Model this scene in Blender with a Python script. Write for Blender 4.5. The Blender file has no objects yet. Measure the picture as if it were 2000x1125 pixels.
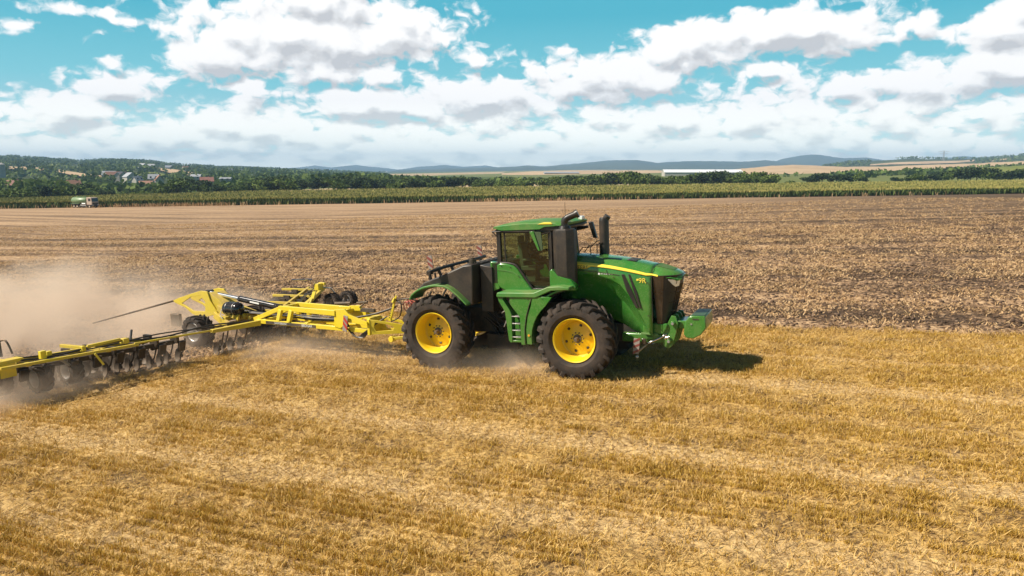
import bpy, bmesh, math, random
import numpy as np
from mathutils import Vector, Matrix, Euler
R = math.radians
SC = bpy.context.scene
COL = SC.collection
# ---------------------------------------------------------------- camera
CZ = 5.11
cam = bpy.data.cameras.new("camera"); camo = bpy.data.objects.new("camera", cam)
COL.objects.link(camo); SC.camera = camo
camo.location = (0, 0, CZ)
cam.sensor_width = 36.0
cam.lens = 36.0 * 1450.0 / 2000.0
camo.rotation_euler = (math.pi / 2 - math.atan(232.5 / 1450.0), 0, 0)
cam.clip_start = 0.1; cam.clip_end = 40000
# ---------------------------------------------------------------- render / exposure
SC.view_settings.view_transform = 'Standard'
SC.view_settings.look = 'None'
SC.view_settings.exposure = 0.65
SC.view_settings.gamma = 1.0
try:
    SC.cycles.use_denoising = True
    SC.cycles.denoiser = 'OPENIMAGEDENOISE'
except Exception: pass
SC.cycles.max_bounces = 6
SC.cycles.diffuse_bounces = 3
SC.cycles.glossy_bounces = 3
SC.cycles.transmission_bounces = 4
SC.cycles.transparent_max_bounces = 12
SC.cycles.volume_bounces = 2
SC.cycles.volume_step_rate = 1.0
SC.cycles.volume_max_steps = 64
SC.cycles.use_fast_gi = False
# ---------------------------------------------------------------- sun
# shadows fall by (0.965, 0.20) metres for each metre of height
SUNV = Vector((-0.965, -0.20, 1.0)).normalized()      # towards the sun
sun = bpy.data.lights.new("sun", 'SUN'); suno = bpy.data.objects.new("sun", sun)
COL.objects.link(suno)
sun.energy = 5.0; sun.angle = R(0.55); sun.color = (1.0, 0.90, 0.75)
suno.rotation_euler = SUNV.to_track_quat('Z', 'Y').to_euler()
suno.location = (-30, -10, 40)
SUN_EL = math.asin(SUNV.z)
SUN_ROT = math.atan2(SUNV.x, SUNV.y)
# ---------------------------------------------------------------- node helpers
class NT:
    def __init__(s, tree): s.t = tree; s.n = tree.nodes; s.l = tree.links
    def new(s, typ, **kw):
        nd = s.n.new(typ)
        for k, v in kw.items(): setattr(nd, k, v)
        return nd
    def put(s, sock, v):
        if v is None: return
        if isinstance(v, bpy.types.NodeSocket): s.l.new(v, sock)
        else:
            if hasattr(sock.default_value, '__len__') and not hasattr(v, '__len__'): v = (v, v, v)
            if hasattr(sock.default_value, '__len__') and len(sock.default_value) == 4 and len(v) == 3: v = (*v, 1)
            sock.default_value = v
    def m(s, op, a, b=None, c=None, clamp=False):
        nd = s.new('ShaderNodeMath', operation=op); nd.use_clamp = clamp
        for i, v in enumerate((a, b, c)):
            if v is not None: s.put(nd.inputs[i], v)
        return nd.outputs[0]
    def v(s, op, a, b=None, c=None, out=0):
        nd = s.new('ShaderNodeVectorMath', operation=op)
        for i, x in enumerate((a, b, c)):
            if x is not None: s.put(nd.inputs[i], x)
        return nd.outputs[out]
    def comb(s, x, y, z):
        nd = s.new('ShaderNodeCombineXYZ')
        for i, v in enumerate((x, y, z)): s.put(nd.inputs[i], v)
        return nd.outputs[0]
    def sep(s, v):
        nd = s.new('ShaderNodeSeparateXYZ'); s.put(nd.inputs[0], v); return nd.outputs
    def noise(s, vec, scale, detail=4, rough=0.5, dist=0.0, dim='3D', out=0, lac=2.0):
        nd = s.new('ShaderNodeTexNoise', noise_dimensions=dim)
        s.put(nd.inputs['Vector'], vec); nd.inputs['Scale'].default_value = scale
        nd.inputs['Detail'].default_value = detail; nd.inputs['Roughness'].default_value = rough
        nd.inputs['Lacunarity'].default_value = lac
        nd.inputs['Distortion'].default_value = dist
        return nd.outputs[out]
    def vor(s, vec, scale, feature='F1', out=0, rnd=1.0, dim='3D'):
        nd = s.new('ShaderNodeTexVoronoi', feature=feature, voronoi_dimensions=dim)
        s.put(nd.inputs['Vector'], vec); nd.inputs['Scale'].default_value = scale
        nd.inputs['Randomness'].default_value = rnd
        return nd.outputs[out]
    def mr(s, x, a, b, c=0.0, d=1.0, typ='LINEAR'):
        nd = s.new('ShaderNodeMapRange', interpolation_type=typ); nd.clamp = True
        for i, v in enumerate((x, a, b, c, d)): s.put(nd.inputs[i], v)
        return nd.outputs[0]
    def mix(s, f, a, b, mode='MIX'):
        nd = s.new('ShaderNodeMix', data_type='RGBA', blend_type=mode)
        s.put(nd.inputs[0], f); s.put(nd.inputs[6], a); s.put(nd.inputs[7], b)
        return nd.outputs[2]
    def ramp(s, f, stops, interp='LINEAR'):
        nd = s.new('ShaderNodeValToRGB'); cr = nd.color_ramp; cr.interpolation = interp
        while len(cr.elements) > 1: cr.elements.remove(cr.elements[-1])
        for i, (p, c) in enumerate(stops):
            e = cr.elements[0] if i == 0 else cr.elements.new(p)
            e.position = p; e.color = (*c, 1) if len(c) == 3 else c
        s.put(nd.inputs[0], f); return nd.outputs[0]
# ---------------------------------------------------------------- world: Nishita sky and cloud banks by direction
def px_dir(px, py):
    """azimuth and elevation (radians) of a direction"""
    P = math.atan(232.5 / 1450.0)
    x = (px - 1000) / 1450.0; y = (py - 562.5) / 1450.0
    d = Vector((x, math.cos(P) - y * math.sin(P), -math.sin(P) - y * math.cos(P))).normalized()
    return math.atan2(d.x, d.y), math.asin(d.z)
# cloud banks: azimuth centre, elevation centre, half width, half height, strength - all degrees
def cloud_group(blobs):
    g = bpy.data.node_groups.new("cloud_density", 'ShaderNodeTree')
    g.interface.new_socket("P", in_out='INPUT', socket_type='NodeSocketVector')
    g.interface.new_socket("D", in_out='OUTPUT', socket_type='NodeSocketFloat')
    g.interface.new_socket("S", in_out='OUTPUT', socket_type='NodeSocketFloat')
    T = NT(g)
    gi = g.nodes.new('NodeGroupInput'); go = g.nodes.new('NodeGroupOutput')
    p = gi.outputs[0]                       # x = azimuth deg, y = elevation deg
    sp = T.sep(p)
    # cloud rows crowd together towards the horizon
    ys = T.m('POWER', T.m('MAXIMUM', T.m('ADD', sp[1], 0.6), 0.05), 0.62)
    q = T.comb(sp[0], T.m('MULTIPLY', ys, 5.2), 0.0)
    w = T.noise(q, 0.55, 2, 0.5, out=1, dim='2D')
    qd = T.v('ADD', q, T.v('MULTIPLY', T.v('SUBTRACT', w, (0.5, 0.5, 0.5)), (1.6, 1.2, 0)))
    puff = T.vor(qd, 0.40, dim='2D'); puff2 = T.vor(qd, 1.15, dim='2D')
    n1 = T.noise(q, 0.22, 2, 0.5, dim='2D')
    n2 = T.noise(qd, 0.75, 7, 0.56, dim='2D')
    acc = None
    for (az, el, rx, ry, st) in blobs:
        d = T.v('LENGTH', T.v('MULTIPLY_ADD', p, (1 / rx, 1 / ry, 0), (-az / rx, -el / ry, 0)), out=1)
        b = T.m('MULTIPLY', T.m('SUBTRACT', 1.0, d), st)
        acc = b if acc is None else T.m('SMOOTH_MAX', acc, b, 0.25)
    base = T.m('SUBTRACT', T.m('MULTIPLY', T.m('MAXIMUM', acc, -1.2), 1.5), 0.2)
    s = T.m('ADD', base, T.m('MULTIPLY', T.m('SUBTRACT', n1, 0.5), 0.6))
    s = T.m('ADD', s, T.m('MULTIPLY', T.m('SUBTRACT', 0.42, puff), 0.8))
    T.l.new(s, go.inputs[1])
    s = T.m('ADD', s, T.m('MULTIPLY', T.m('SUBTRACT', n2, 0.48), 1.6))
    s = T.m('ADD', s, T.m('MULTIPLY', T.m('SUBTRACT', 0.42, puff2), 0.34))
    T.l.new(s, go.inputs[0])
    return g
def pb(px, py, w, h, st=1.0):
    a, e = px_dir(px, py); k = math.degrees(1 / 1450.0)
    return (math.degrees(a), math.degrees(e), w * k, h * k, st)
BLOBS = [pb(620, 70, 330, 75, 1.1), pb(640, 0, 190, 80, 1.0), pb(430, 110, 140, 48, .9), pb(760, 60, 120, 70, .9), pb(650, 145, 230, 28, .7),
         pb(120, 215, 130, 48, .9), pb(230, 170, 100, 34, .8), pb(60, 200, 60, 30, .6),
         pb(500, 245, 240, 42, .8), pb(480, 185, 90, 30, .6), pb(760, 205, 260, 42, .9), pb(960, 190, 200, 50, 1.0),
         pb(1180, 155, 200, 50, 1.1), pb(1350, 90, 130, 52, 1.0), pb(1560, 60, 190, 52, 1.1), pb(1680, 32, 70, 34, .8), pb(1500, 85, 100, 34, .8), pb(1780, 48, 52, 24, .7), pb(1500, 135, 60, 22, .7),
         pb(1780, 160, 110, 40, .9), pb(1960, 135, 130, 46, 1.0), pb(1960, 60, 95, 40, 1.0), pb(1995, 18, 50, 30, .8), pb(1650, 170, 220, 34, .7),
         pb(150, 22, 90, 13, .55), pb(40, 52, 38, 14, .55), pb(250, 42, 42, 12, .6), pb(222, 123, 28, 14, .6), pb(925, 115, 48, 18, .6), pb(1100, 95, 36, 12, .5), pb(335, 55, 22, 16, .4),
         pb(1000, 300, 1700, 95, .75), pb(1500, 235, 760, 70, .7), pb(600, 270, 760, 50, .7)]
W = bpy.data.worlds.new("World"); SC.world = W; W.use_nodes = True
def build_world():
    t = W.node_tree; t.nodes.clear(); T = NT(t)
    out = T.new('ShaderNodeOutputWorld'); bg = T.new('ShaderNodeBackground')
    sky = T.new('ShaderNodeTexSky'); sky.sky_type = 'NISHITA'; sky.sun_disc = False
    sky.sun_elevation = SUN_EL; sky.sun_rotation = SUN_ROT
    sky.altitude = 200; sky.air_density = 1.0; sky.dust_density = 0.6; sky.ozone_density = 1.6
    tc = T.new('ShaderNodeTexCoord'); d = T.v('NORMALIZE', tc.outputs['Generated'])
    s = T.sep(d)
    az = T.m('MULTIPLY', T.m('ARCTAN2', s[0], s[1]), 57.29578)
    el = T.m('MULTIPLY', T.m('ARCSINE', s[2]), 57.29578)
    G = cloud_group(BLOBS)
    def dens(daz, de):
        n = t.nodes.new('ShaderNodeGroup'); n.node_tree = G
        t.links.new(T.comb(T.m('ADD', az, daz), T.m('ADD', el, de), 0.0), n.inputs[0]); return n.outputs
    (D0, S0) = dens(0, 0); (D1, S1) = dens(-0.3, 0.8)
    cover = T.mr(D0, -0.16, 0.40, 0, 1, 'SMOOTHSTEP')
    # how much cloud lies above, towards the sun, makes the grey undersides
    sh = T.m('ADD', T.m('MULTIPLY', T.m('SUBTRACT', S1, S0), 0.95), T.m('MULTIPLY', T.m('SUBTRACT', D1, D0), 0.55))
    sh = T.m('ADD', sh, T.m('MULTIPLY', T.m('MINIMUM', T.m('MAXIMUM', S1, 0.0), 0.9), 0.32))
    sh = T.m('ADD', sh, 0.06, clamp=True)
    ccol = T.ramp(sh, [(0.0, (7.2, 7.1, 7.05)), (0.3, (6.7, 6.65, 6.6)), (0.55, (5.5, 5.6, 5.75)), (0.85, (4.65, 4.7, 4.8)), (1.0, (4.0, 4.1, 4.3))])
    # blue-green pane between the clouds, paler low down
    skyc = T.mix(1.0, sky.outputs[0], (0.16, 0.20, 0.23), 'MULTIPLY')
    low = T.mr(el, 0.0, 11.0, 0, 1)
    tint = T.ramp(low, [(0.0, (4.8, 5.9, 6.2)), (0.3, (2.9, 5.0, 5.5)), (0.55, (1.5, 4.4, 5.1)), (1.0, (0.55, 3.35, 4.35))])
    skyc = T.mix(T.mr(el, 13.0, 24.0, 0.92, 0.0), skyc, tint)
    haze = T.mr(el, 0.2, 6.5, 0.72, 0.0, 'SMOOTHSTEP')
    ccol = T.mix(T.m('MULTIPLY', haze, 0.42), ccol, (5.0, 5.9, 6.3))
    cov = T.m('MULTIPLY', cover, T.mr(el, 0.0, 3.0, 0.82, 1.0))
    # overhead: a few clouds so that the light from above stays broken
    hi = T.mr(T.noise(T.v('MULTIPLY', d, (3, 3, 4)), 1.2, 6, 0.6), 0.5, 0.62, 0, 1)
    cov = T.mix(T.mr(el, 20, 35), cov, T.m('MULTIPLY', hi, 0.2))
    col = T.mix(cov, skyc, ccol)
    col = T.v('MULTIPLY', col, T.comb(*[T.mr(el, 0.0, 5.0, k, 1.0) for k in (1.55, 1.50, 1.30)]))
    col = T.mix(T.mr(el, -2.0, 0.0, 1, 0), col, (3.2, 3.0, 2.4))
    t.links.new(col, bg.inputs[0]); bg.inputs[1].default_value = 0.1
    t.links.new(bg.outputs[0], out.inputs[0])
    W.cycles.sampling_method = 'MANUAL'; W.cycles.sample_map_resolution = 512
build_world()
# ================================================================ helpers
def tag(o, label=None, cat=None, group=None, kind=None):
    if label: o['label'] = label
    if cat: o['category'] = cat
    if group: o['group'] = group
    if kind: o['kind'] = kind
    return o
def empty(name, loc=(0, 0, 0), parent=None, mat=None, rz=0.0):
    o = bpy.data.objects.new(name, None); COL.objects.link(o)
    o.empty_display_size = 0.3
    if parent: o.parent = parent
    if mat is not None: o.matrix_world = mat
    else: o.location = loc; o.rotation_euler = (0, 0, rz)
    return o
class MB:
    """collects polygons and links them as ONE mesh object"""
    def __init__(s): s.V = []; s.F = []; s.M = []; s.mi = 0
    def add(s, vs, fs):
        b = len(s.V); s.V += [tuple(v) for v in vs]
        for f in fs: s.F.append(tuple(b + i for i in f)); s.M.append(s.mi)
    def box(s, c, d, rot=None):
        x, y, z = d[0] / 2, d[1] / 2, d[2] / 2
        vs = [Vector(v) for v in ((-x, -y, -z), (x, -y, -z), (x, y, -z), (-x, y, -z), (-x, -y, z), (x, -y, z), (x, y, z), (-x, y, z))]
        if rot: m = Euler(rot).to_matrix(); vs = [m @ v for v in vs]
        s.add([Vector(c) + v for v in vs], [(0, 3, 2, 1), (4, 5, 6, 7), (0, 1, 5, 4), (1, 2, 6, 5), (2, 3, 7, 6), (3, 0, 4, 7)])
        return s
    def prism(s, poly, y0, y1, ax='y', poly2=None):
        """polygon in XZ extruded along Y (or XY along z, YZ along x)"""
        poly2 = poly2 or poly
        def P(p, t):
            return (p[0], t, p[1]) if ax == 'y' else ((p[0], p[1], t) if ax == 'z' else (t, p[0], p[1]))
        n = len(poly); vs = [P(p, y0) for p in poly] + [P(p, y1) for p in poly2]
        fs = [tuple(range(n)), tuple(reversed(range(n, 2 * n)))]
        fs += [(i, i + n, (i + 1) % n + n, (i + 1) % n) for i in range(n)]
        s.add(vs, fs); return s
    def beam(s, a, b, w, h, up=(0, 0, 1), w2=None, h2=None):
        a, b = Vector(a), Vector(b); d = (b - a).normalized(); u = Vector(up)
        sd = d.cross(u).normalized(); u = sd.cross(d).normalized()
        w2 = w if w2 is None else w2; h2 = h if h2 is None else h2
        vs = []
        for p, ww, hh in ((a, w, h), (b, w2, h2)):
            for i, j in ((-1, -1), (1, -1), (1, 1), (-1, 1)): vs.append(p + sd * (i * ww / 2) + u * (j * hh / 2))
        s.add(vs, [(0, 1, 2, 3), (7, 6, 5, 4), (0, 4, 5, 1), (1, 5, 6, 2), (2, 6, 7, 3), (3, 7, 4, 0)]); return s
    def cyl(s, a, b, r, r2=None, n=16, cap=True):
        a, b = Vector(a), Vector(b); r2 = r if r2 is None else r2
        d = (b - a).normalized(); u = d.orthogonal().normalized(); w = d.cross(u)
        vs = []
        for p, rr in ((a, r), (b, r2)):
            for i in range(n):
                t = 2 * math.pi * i / n; vs.append(p + (u * math.cos(t) + w * math.sin(t)) * rr)
        fs = [(i, (i + 1) % n, (i + 1) % n + n, i + n) for i in range(n)]
        if cap: fs += [tuple(reversed(range(n))), tuple(range(n, 2 * n))]
        s.add(vs, fs); return s
    def tube(s, pts, r, n=8, smooth=0):
        P = [Vector(p) for p in pts]
        if smooth and len(P) > 2:
            Q = []
            for i in range(len(P) - 1):
                p0 = P[max(i - 1, 0)]; p1 = P[i]; p2 = P[i + 1]; p3 = P[min(i + 2, len(P) - 1)]
                for k in range(smooth):
                    t = k / smooth
                    Q.append(0.5 * ((2 * p1) + (p2 - p0) * t + (2 * p0 - 5 * p1 + 4 * p2 - p3) * t * t + (3 * p1 - p0 - 3 * p2 + p3) * t ** 3))
            Q.append(P[-1]); P = Q
        rs = r if hasattr(r, '__len__') else [r] * len(P)
        vs = []; u = None
        for i, p in enumerate(P):
            d = (P[min(i + 1, len(P) - 1)] - P[max(i - 1, 0)]).normalized()
            if u is None: u = d.orthogonal().normalized()
            u = (u - d * u.dot(d)).normalized(); w = d.cross(u)
            for k in range(n):
                t = 2 * math.pi * k / n; vs.append(p + (u * math.cos(t) + w * math.sin(t)) * rs[i])
        fs = []
        for i in range(len(P) - 1):
            for k in range(n): a = i * n + k; b = i * n + (k + 1) % n; fs.append((a, b, b + n, a + n))
        fs += [tuple(reversed(range(n))), tuple(range((len(P) - 1) * n, len(P) * n))]
        s.add(vs, fs); return s
    def lathe(s, prof, n=48, c=(0, 0, 0), closed=False):
        """profile of (radius, y) turned about the Y axis"""
        m = len(prof); vs = []
        for i in range(n):
            t = 2 * math.pi * i / n
            for (r, y) in prof: vs.append((c[0] + r * math.cos(t), c[1] + y, c[2] + r * math.sin(t)))
        fs = []
        for i in range(n):
            j = (i + 1) % n
            for k in range(m if closed else m - 1):
                k2 = (k + 1) % m
                fs.append((i * m + k, j * m + k, j * m + k2, i * m + k2))
        s.add(vs, fs); return s
    def loft(s, secs, cap=True, closed=True):
        m = len(secs[0]); vs = [v for sec in secs for v in sec]; fs = []
        for i in range(len(secs) - 1):
            for k in range(m if closed else m - 1):
                k2 = (k + 1) % m; fs.append((i * m + k, i * m + k2, (i + 1) * m + k2, (i + 1) * m + k))
        if cap: fs += [tuple(reversed(range(m))), tuple(range((len(secs) - 1) * m, len(secs) * m))]
        s.add(vs, fs); return s
    def sphere(s, c, r, n=14, m=9):
        rx, ry, rz = r if hasattr(r, '__len__') else (r, r, r)
        vs = [(c[0], c[1], c[2] - rz)]
        for j in range(1, m):
            p = -math.pi / 2 + math.pi * j / m
            for i in range(n):
                t = 2 * math.pi * i / n
                vs.append((c[0] + rx * math.cos(p) * math.cos(t), c[1] + ry * math.cos(p) * math.sin(t), c[2] + rz * math.sin(p)))
        vs.append((c[0], c[1], c[2] + rz)); fs = []
        for i in range(n): fs.append((0, 1 + (i + 1) % n, 1 + i))
        for j in range(m - 2):
            for i in range(n):
                a = 1 + j * n + i; b = 1 + j * n + (i + 1) % n; fs.append((a, b, b + n, a + n))
        L = len(vs) - 1; o = 1 + (m - 2) * n
        for i in range(n): fs.append((L, o + i, o + (i + 1) % n))
        s.add(vs, fs); return s
    def text(s, body, size, mat, depth=0.004):
        """letters standing in the plane of a 4x4 matrix"""
        cu = bpy.data.curves.new("tmp_text", 'FONT'); cu.body = body; cu.size = size
        cu.extrude = depth; cu.align_x = 'CENTER'; cu.align_y = 'CENTER'; cu.resolution_u = 3
        o = bpy.data.objects.new("tmp_text", cu); COL.objects.link(o)
        dg = bpy.context.evaluated_depsgraph_get(); dg.update()
        me = bpy.data.meshes.new_from_object(o.evaluated_get(dg))
        s.add([mat @ v.co for v in me.vertices], [tuple(p.vertices) for p in me.polygons])
        bpy.data.objects.remove(o); bpy.data.curves.remove(cu); bpy.data.meshes.remove(me); return s
    def build(s, name, mats, parent=None, bevel=0.0, smooth=40, sub=0, fix=True):
        me = bpy.data.meshes.new(name)
        me.from_pydata(s.V, [], s.F)
        mats = mats if isinstance(mats, (list, tuple)) else [mats]
        for m in mats: me.materials.append(m)
        me.polygons.foreach_set('material_index', s.M)
        if fix:
            bm = bmesh.new(); bm.from_mesh(me); bmesh.ops.recalc_face_normals(bm, faces=bm.faces); bm.to_mesh(me); bm.free()
        if smooth:
            me.polygons.foreach_set('use_smooth', [True] * len(me.polygons))
            me.set_sharp_from_angle(angle=R(smooth))
        me.update()
        o = bpy.data.objects.new(name, me); COL.objects.link(o)
        if parent: o.parent = parent
        if bevel:
            b = o.modifiers.new("bevel", 'BEVEL'); b.width = bevel; b.segments = 2; b.limit_method = 'ANGLE'; b.angle_limit = R(35)
            b.harden_normals = False
        if sub: sm = o.modifiers.new("sub", 'SUBSURF'); sm.levels = sub; sm.render_levels = sub
        return o
def copy_tree(o, parent=None):
    c = o.copy(); COL.objects.link(c)
    if parent: c.parent = parent
    for ch in list(o.children): copy_tree(ch, c)
    return c
# ---------------------------------------------------------------- materials
def mat_new(name):
    m = bpy.data.materials.new(name); m.use_nodes = True; t = m.node_tree; t.nodes.clear(); T = NT(t)
    out = T.new('ShaderNodeOutputMaterial'); b = T.new('ShaderNodeBsdfPrincipled')
    t.links.new(b.outputs[0], out.inputs[0]); return m, T, b, out
DUST = (0.36, 0.235, 0.13)
def paint(name, col, rough=0.35, metal=0.0, dust=0.25, coat=0.0, spec=0.5, zdust=0.0, var=0.08, bump=0.0, dustcol=DUST):
    """paint, plastic or metal with a dusting of field soil that lies thicker on upward faces"""
    m, T, b, out = mat_new(name)
    tc = T.new('ShaderNodeTexCoord'); geo = T.new('ShaderNodeNewGeometry'); oc = tc.outputs['Object']
    n = T.noise(oc, 2.2, 6, 0.62); n2 = T.noise(oc, 23, 4, 0.6)
    nz = T.sep(geo.outputs['Normal'])[2]
    f = T.m('MULTIPLY', T.mr(n, 0.36, 0.72), T.mr(nz, -0.2, 1.0, 0.7, 1.15))
    f = T.m('ADD', T.m('MULTIPLY', f, dust), T.m('MULTIPLY', T.mr(n2, 0.5, 0.75), dust * 0.5))
    if zdust:
        z = T.sep(oc)[2]; f = T.m('ADD', f, T.m('MULTIPLY', T.mr(z, 1.9, 0.5), zdust))
    f = T.m('MINIMUM', f, 0.9)
    c = T.mix(T.mr(n, 0.3, 0.7), tuple(x * (1 - var) for x in col), tuple(min(1, x * (1 + var)) for x in col))
    c = T.mix(f, c, dustcol)
    T.put(b.inputs['Base Color'], c)
    T.put(b.inputs['Roughness'], T.m('ADD', T.m('MULTIPLY', f, 0.5), rough + 0.0, clamp=True))
    b.inputs['Metallic'].default_value = metal
    b.inputs['Coat Weight'].default_value = coat; b.inputs['Coat Roughness'].default_value = 0.12
    b.inputs['Specular IOR Level'].default_value = spec
    if bump:
        bp = T.new('ShaderNodeBump'); bp.inputs['Strength'].default_value = bump; bp.inputs['Distance'].default_value = 0.01
        T.put(bp.inputs['Height'], n2); T.l.new(bp.outputs[0], b.inputs['Normal'])
    return m
M = {}
M['green'] = paint('green_paint', (0.022, 0.185, 0.021), 0.22, dust=0.20, coat=0.35, zdust=0.10)
M['green_deck'] = paint('green_deck_paint', (0.030, 0.20, 0.028), 0.42, dust=0.36, zdust=0.1)
M['yellow'] = paint('yellow_rim_paint', (0.86, 0.58, 0.006), 0.32, dust=0.26, coat=0.2)
M['stripe'] = paint('yellow_decal', (0.88, 0.68, 0.07), 0.4, dust=0.06)
M['imp'] = paint('implement_yellow_paint', (0.78, 0.61, 0.02), 0.38, dust=0.34, coat=0.15)
M['imp_mid'] = paint('soiled_yellow_paint', (0.66, 0.51, 0.025), 0.45, dust=0.55)
M['imp_dusty'] = paint('dusty_yellow_paint', (0.58, 0.44, 0.025), 0.5, dust=0.75)
M['black'] = paint('black_plastic', (0.013, 0.012, 0.012), 0.40, dust=0.10, spec=0.5)
M['black_tank'] = paint('dusty_black_plastic', (0.018, 0.016, 0.016), 0.45, dust=0.17)
M['mesh'] = paint('black_screen', (0.010, 0.010, 0.010), 0.5, dust=0.08)
M['black_gloss'] = paint('black_gloss_trim', (0.012, 0.012, 0.013), 0.16, dust=0.10, coat=0.3)
M['grilleside'] = paint('brown_gloss_trim', (0.026, 0.019, 0.016), 0.2, dust=0.15, coat=0.4)
M['chassis'] = paint('dark_chassis', (0.014, 0.015, 0.013), 0.6, dust=0.24)
M['iron'] = paint('worn_iron', (0.10, 0.085, 0.07), 0.5, metal=0.6, dust=0.5)
M['darkiron'] = paint('dark_soiled_steel', (0.026, 0.022, 0.019), 0.5, metal=0.3, dust=0.25)
M['chrome'] = paint('chrome', (0.75, 0.75, 0.76), 0.16, metal=1.0, dust=0.06)
M['silver'] = paint('silver_rim_paint', (0.42, 0.42, 0.42), 0.32, metal=0.6, dust=0.3)
M['white'] = paint('white_decal', (0.8, 0.8, 0.78), 0.5, dust=0.1)
M['decalgrey'] = paint('dark_decal', (0.06, 0.05, 0.045), 0.5, dust=0.35)
M['red'] = paint('red_film', (0.42, 0.035, 0.03), 0.4, dust=0.15)
M['redhose'] = paint('red_hose', (0.5, 0.09, 0.07), 0.45, dust=0.3)
M['board'] = paint('dusty_white_film', (0.28, 0.25, 0.23), 0.5, dust=0.4)
M['redbar'] = paint('dusty_red_film', (0.20, 0.03, 0.03), 0.5, dust=0.35)
M['orange'] = paint('amber_lens', (0.75, 0.35, 0.03), 0.25, dust=0.1)
M['shirt'] = paint('dark_green_cloth', (0.035, 0.05, 0.03), 0.9, dust=0.0)
M['cap'] = paint('dark_cap_cloth', (0.02, 0.02, 0.02), 0.9, dust=0.0)
M['skin'] = paint('skin', (0.42, 0.22, 0.15), 0.55, dust=0.0)
M['seat'] = paint('grey_green_upholstery', (0.12, 0.15, 0.11), 0.8, dust=0.0)
def tyre_mat():
    m, T, b, out = mat_new('dusty_rubber')
    tc = T.new('ShaderNodeTexCoord'); oc = tc.outputs['Object']
    s = T.sep(oc); r = T.m('SQRT', T.m('ADD', T.m('MULTIPLY', s[0], s[0]), T.m('MULTIPLY', s[2], s[2])))
    n = T.noise(oc, 3.5, 6, 0.65); n2 = T.noise(oc, 40, 3, 0.6)
    f = T.m('ADD', T.m('MULTIPLY', T.mr(n, 0.32, 0.68), 0.5), T.m('MULTIPLY', T.mr(n2, 0.45, 0.7), 0.16))
    c = T.mix(f, (0.014, 0.012, 0.011), (0.105, 0.068, 0.046))
    T.put(b.inputs['Base Color'], c); b.inputs['Roughness'].default_value = 0.8
    bp = T.new('ShaderNodeBump'); bp.inputs['Strength'].default_value = 0.3; bp.inputs['Distance'].default_value = 0.01
    T.put(bp.inputs['Height'], n2); T.l.new(bp.outputs[0], b.inputs['Normal'])
    return m
M['tyre'] = tyre_mat()
def glass_mat():
    m = bpy.data.materials.new('tinted_glass'); m.use_nodes = True; t = m.node_tree; t.nodes.clear(); T = NT(t)
    out = T.new('ShaderNodeOutputMaterial'); g = T.new('ShaderNodeBsdfGlossy'); g.inputs['Roughness'].default_value = 0.03
    tr = T.new('ShaderNodeBsdfTransparent'); tr.inputs[0].default_value = (0.68, 0.75, 0.64, 1)
    df = T.new('ShaderNodeBsdfDiffuse'); df.inputs[0].default_value = (*DUST, 1)
    fr = T.new('ShaderNodeFresnel'); fr.inputs[0].default_value = 1.5
    m1 = T.new('ShaderNodeMixShader'); m2 = T.new('ShaderNodeMixShader')
    bf = T.new('ShaderNodeNewGeometry').outputs['Backfacing']
    T.put(m1.inputs[0], T.m('MULTIPLY', T.m('ADD', fr.outputs[0], 0.02), T.m('SUBTRACT', 1.0, bf))); t.links.new(tr.outputs[0], m1.inputs[1]); t.links.new(g.outputs[0], m1.inputs[2])
    tc = T.new('ShaderNodeTexCoord'); n = T.noise(tc.outputs['Object'], 2.0, 5, 0.6)
    T.put(m2.inputs[0], T.mr(n, 0.35, 0.75, 0.002, 0.018)); t.links.new(m1.outputs[0], m2.inputs[1]); t.links.new(df.outputs[0], m2.inputs[2])
    t.links.new(m2.outputs[0], out.inputs[0]); return m
M['glass'] = glass_mat()
M['lens'] = paint('lamp_lens', (0.85, 0.87, 0.9), 0.10, metal=0.15, dust=0.04, coat=1.0)
# ================================================================ numpy helpers
rng = np.random.default_rng(7)
_G = rng.random((256, 256))
def vnoise(x, y):
    x = np.asarray(x, float); y = np.asarray(y, float)
    xi = np.floor(x).astype(int); yi = np.floor(y).astype(int); fx = x - xi; fy = y - yi
    fx = fx * fx * (3 - 2 * fx); fy = fy * fy * (3 - 2 * fy)
    g = lambda a, b: _G[a & 255, b & 255]
    return (g(xi, yi) * (1 - fx) + g(xi + 1, yi) * fx) * (1 - fy) + (g(xi, yi + 1) * (1 - fx) + g(xi + 1, yi + 1) * fx) * fy
def fbm(x, y, o=4):
    s = 0; a = 0.5; t = 0
    for k in range(o): s = s + a * vnoise(np.asarray(x) * 2 ** k + 17 * k, np.asarray(y) * 2 ** k + 5 * k); t += a; a *= 0.5
    return s / t
def np_mesh(name, co, faces, mat, k, attrs=None, parent=None, smooth=False):
    """co (n,3); faces (m,k) of k-gons"""
    me = bpy.data.meshes.new(name); n = len(co); m = len(faces)
    me.vertices.add(n); me.vertices.foreach_set('co', np.ascontiguousarray(co, dtype=np.float32).ravel())
    me.loops.add(m * k); me.loops.foreach_set('vertex_index', np.ascontiguousarray(faces, dtype=np.int32).ravel())
    me.polygons.add(m); me.polygons.foreach_set('loop_start', np.arange(0, m * k, k, dtype=np.int32))
    if smooth: me.polygons.foreach_set('use_smooth', [True] * m)
    for an, av in (attrs or {}).items():
        a = me.attributes.new(an, 'FLOAT', 'POINT'); a.data.foreach_set('value', np.ascontiguousarray(av, dtype=np.float32).ravel())
    me.update(calc_edges=True)
    for q in (mat if isinstance(mat, (list, tuple)) else [mat]): me.materials.append(q)
    o = bpy.data.objects.new(name, me); COL.objects.link(o)
    if parent: o.parent = parent
    return o
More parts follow.
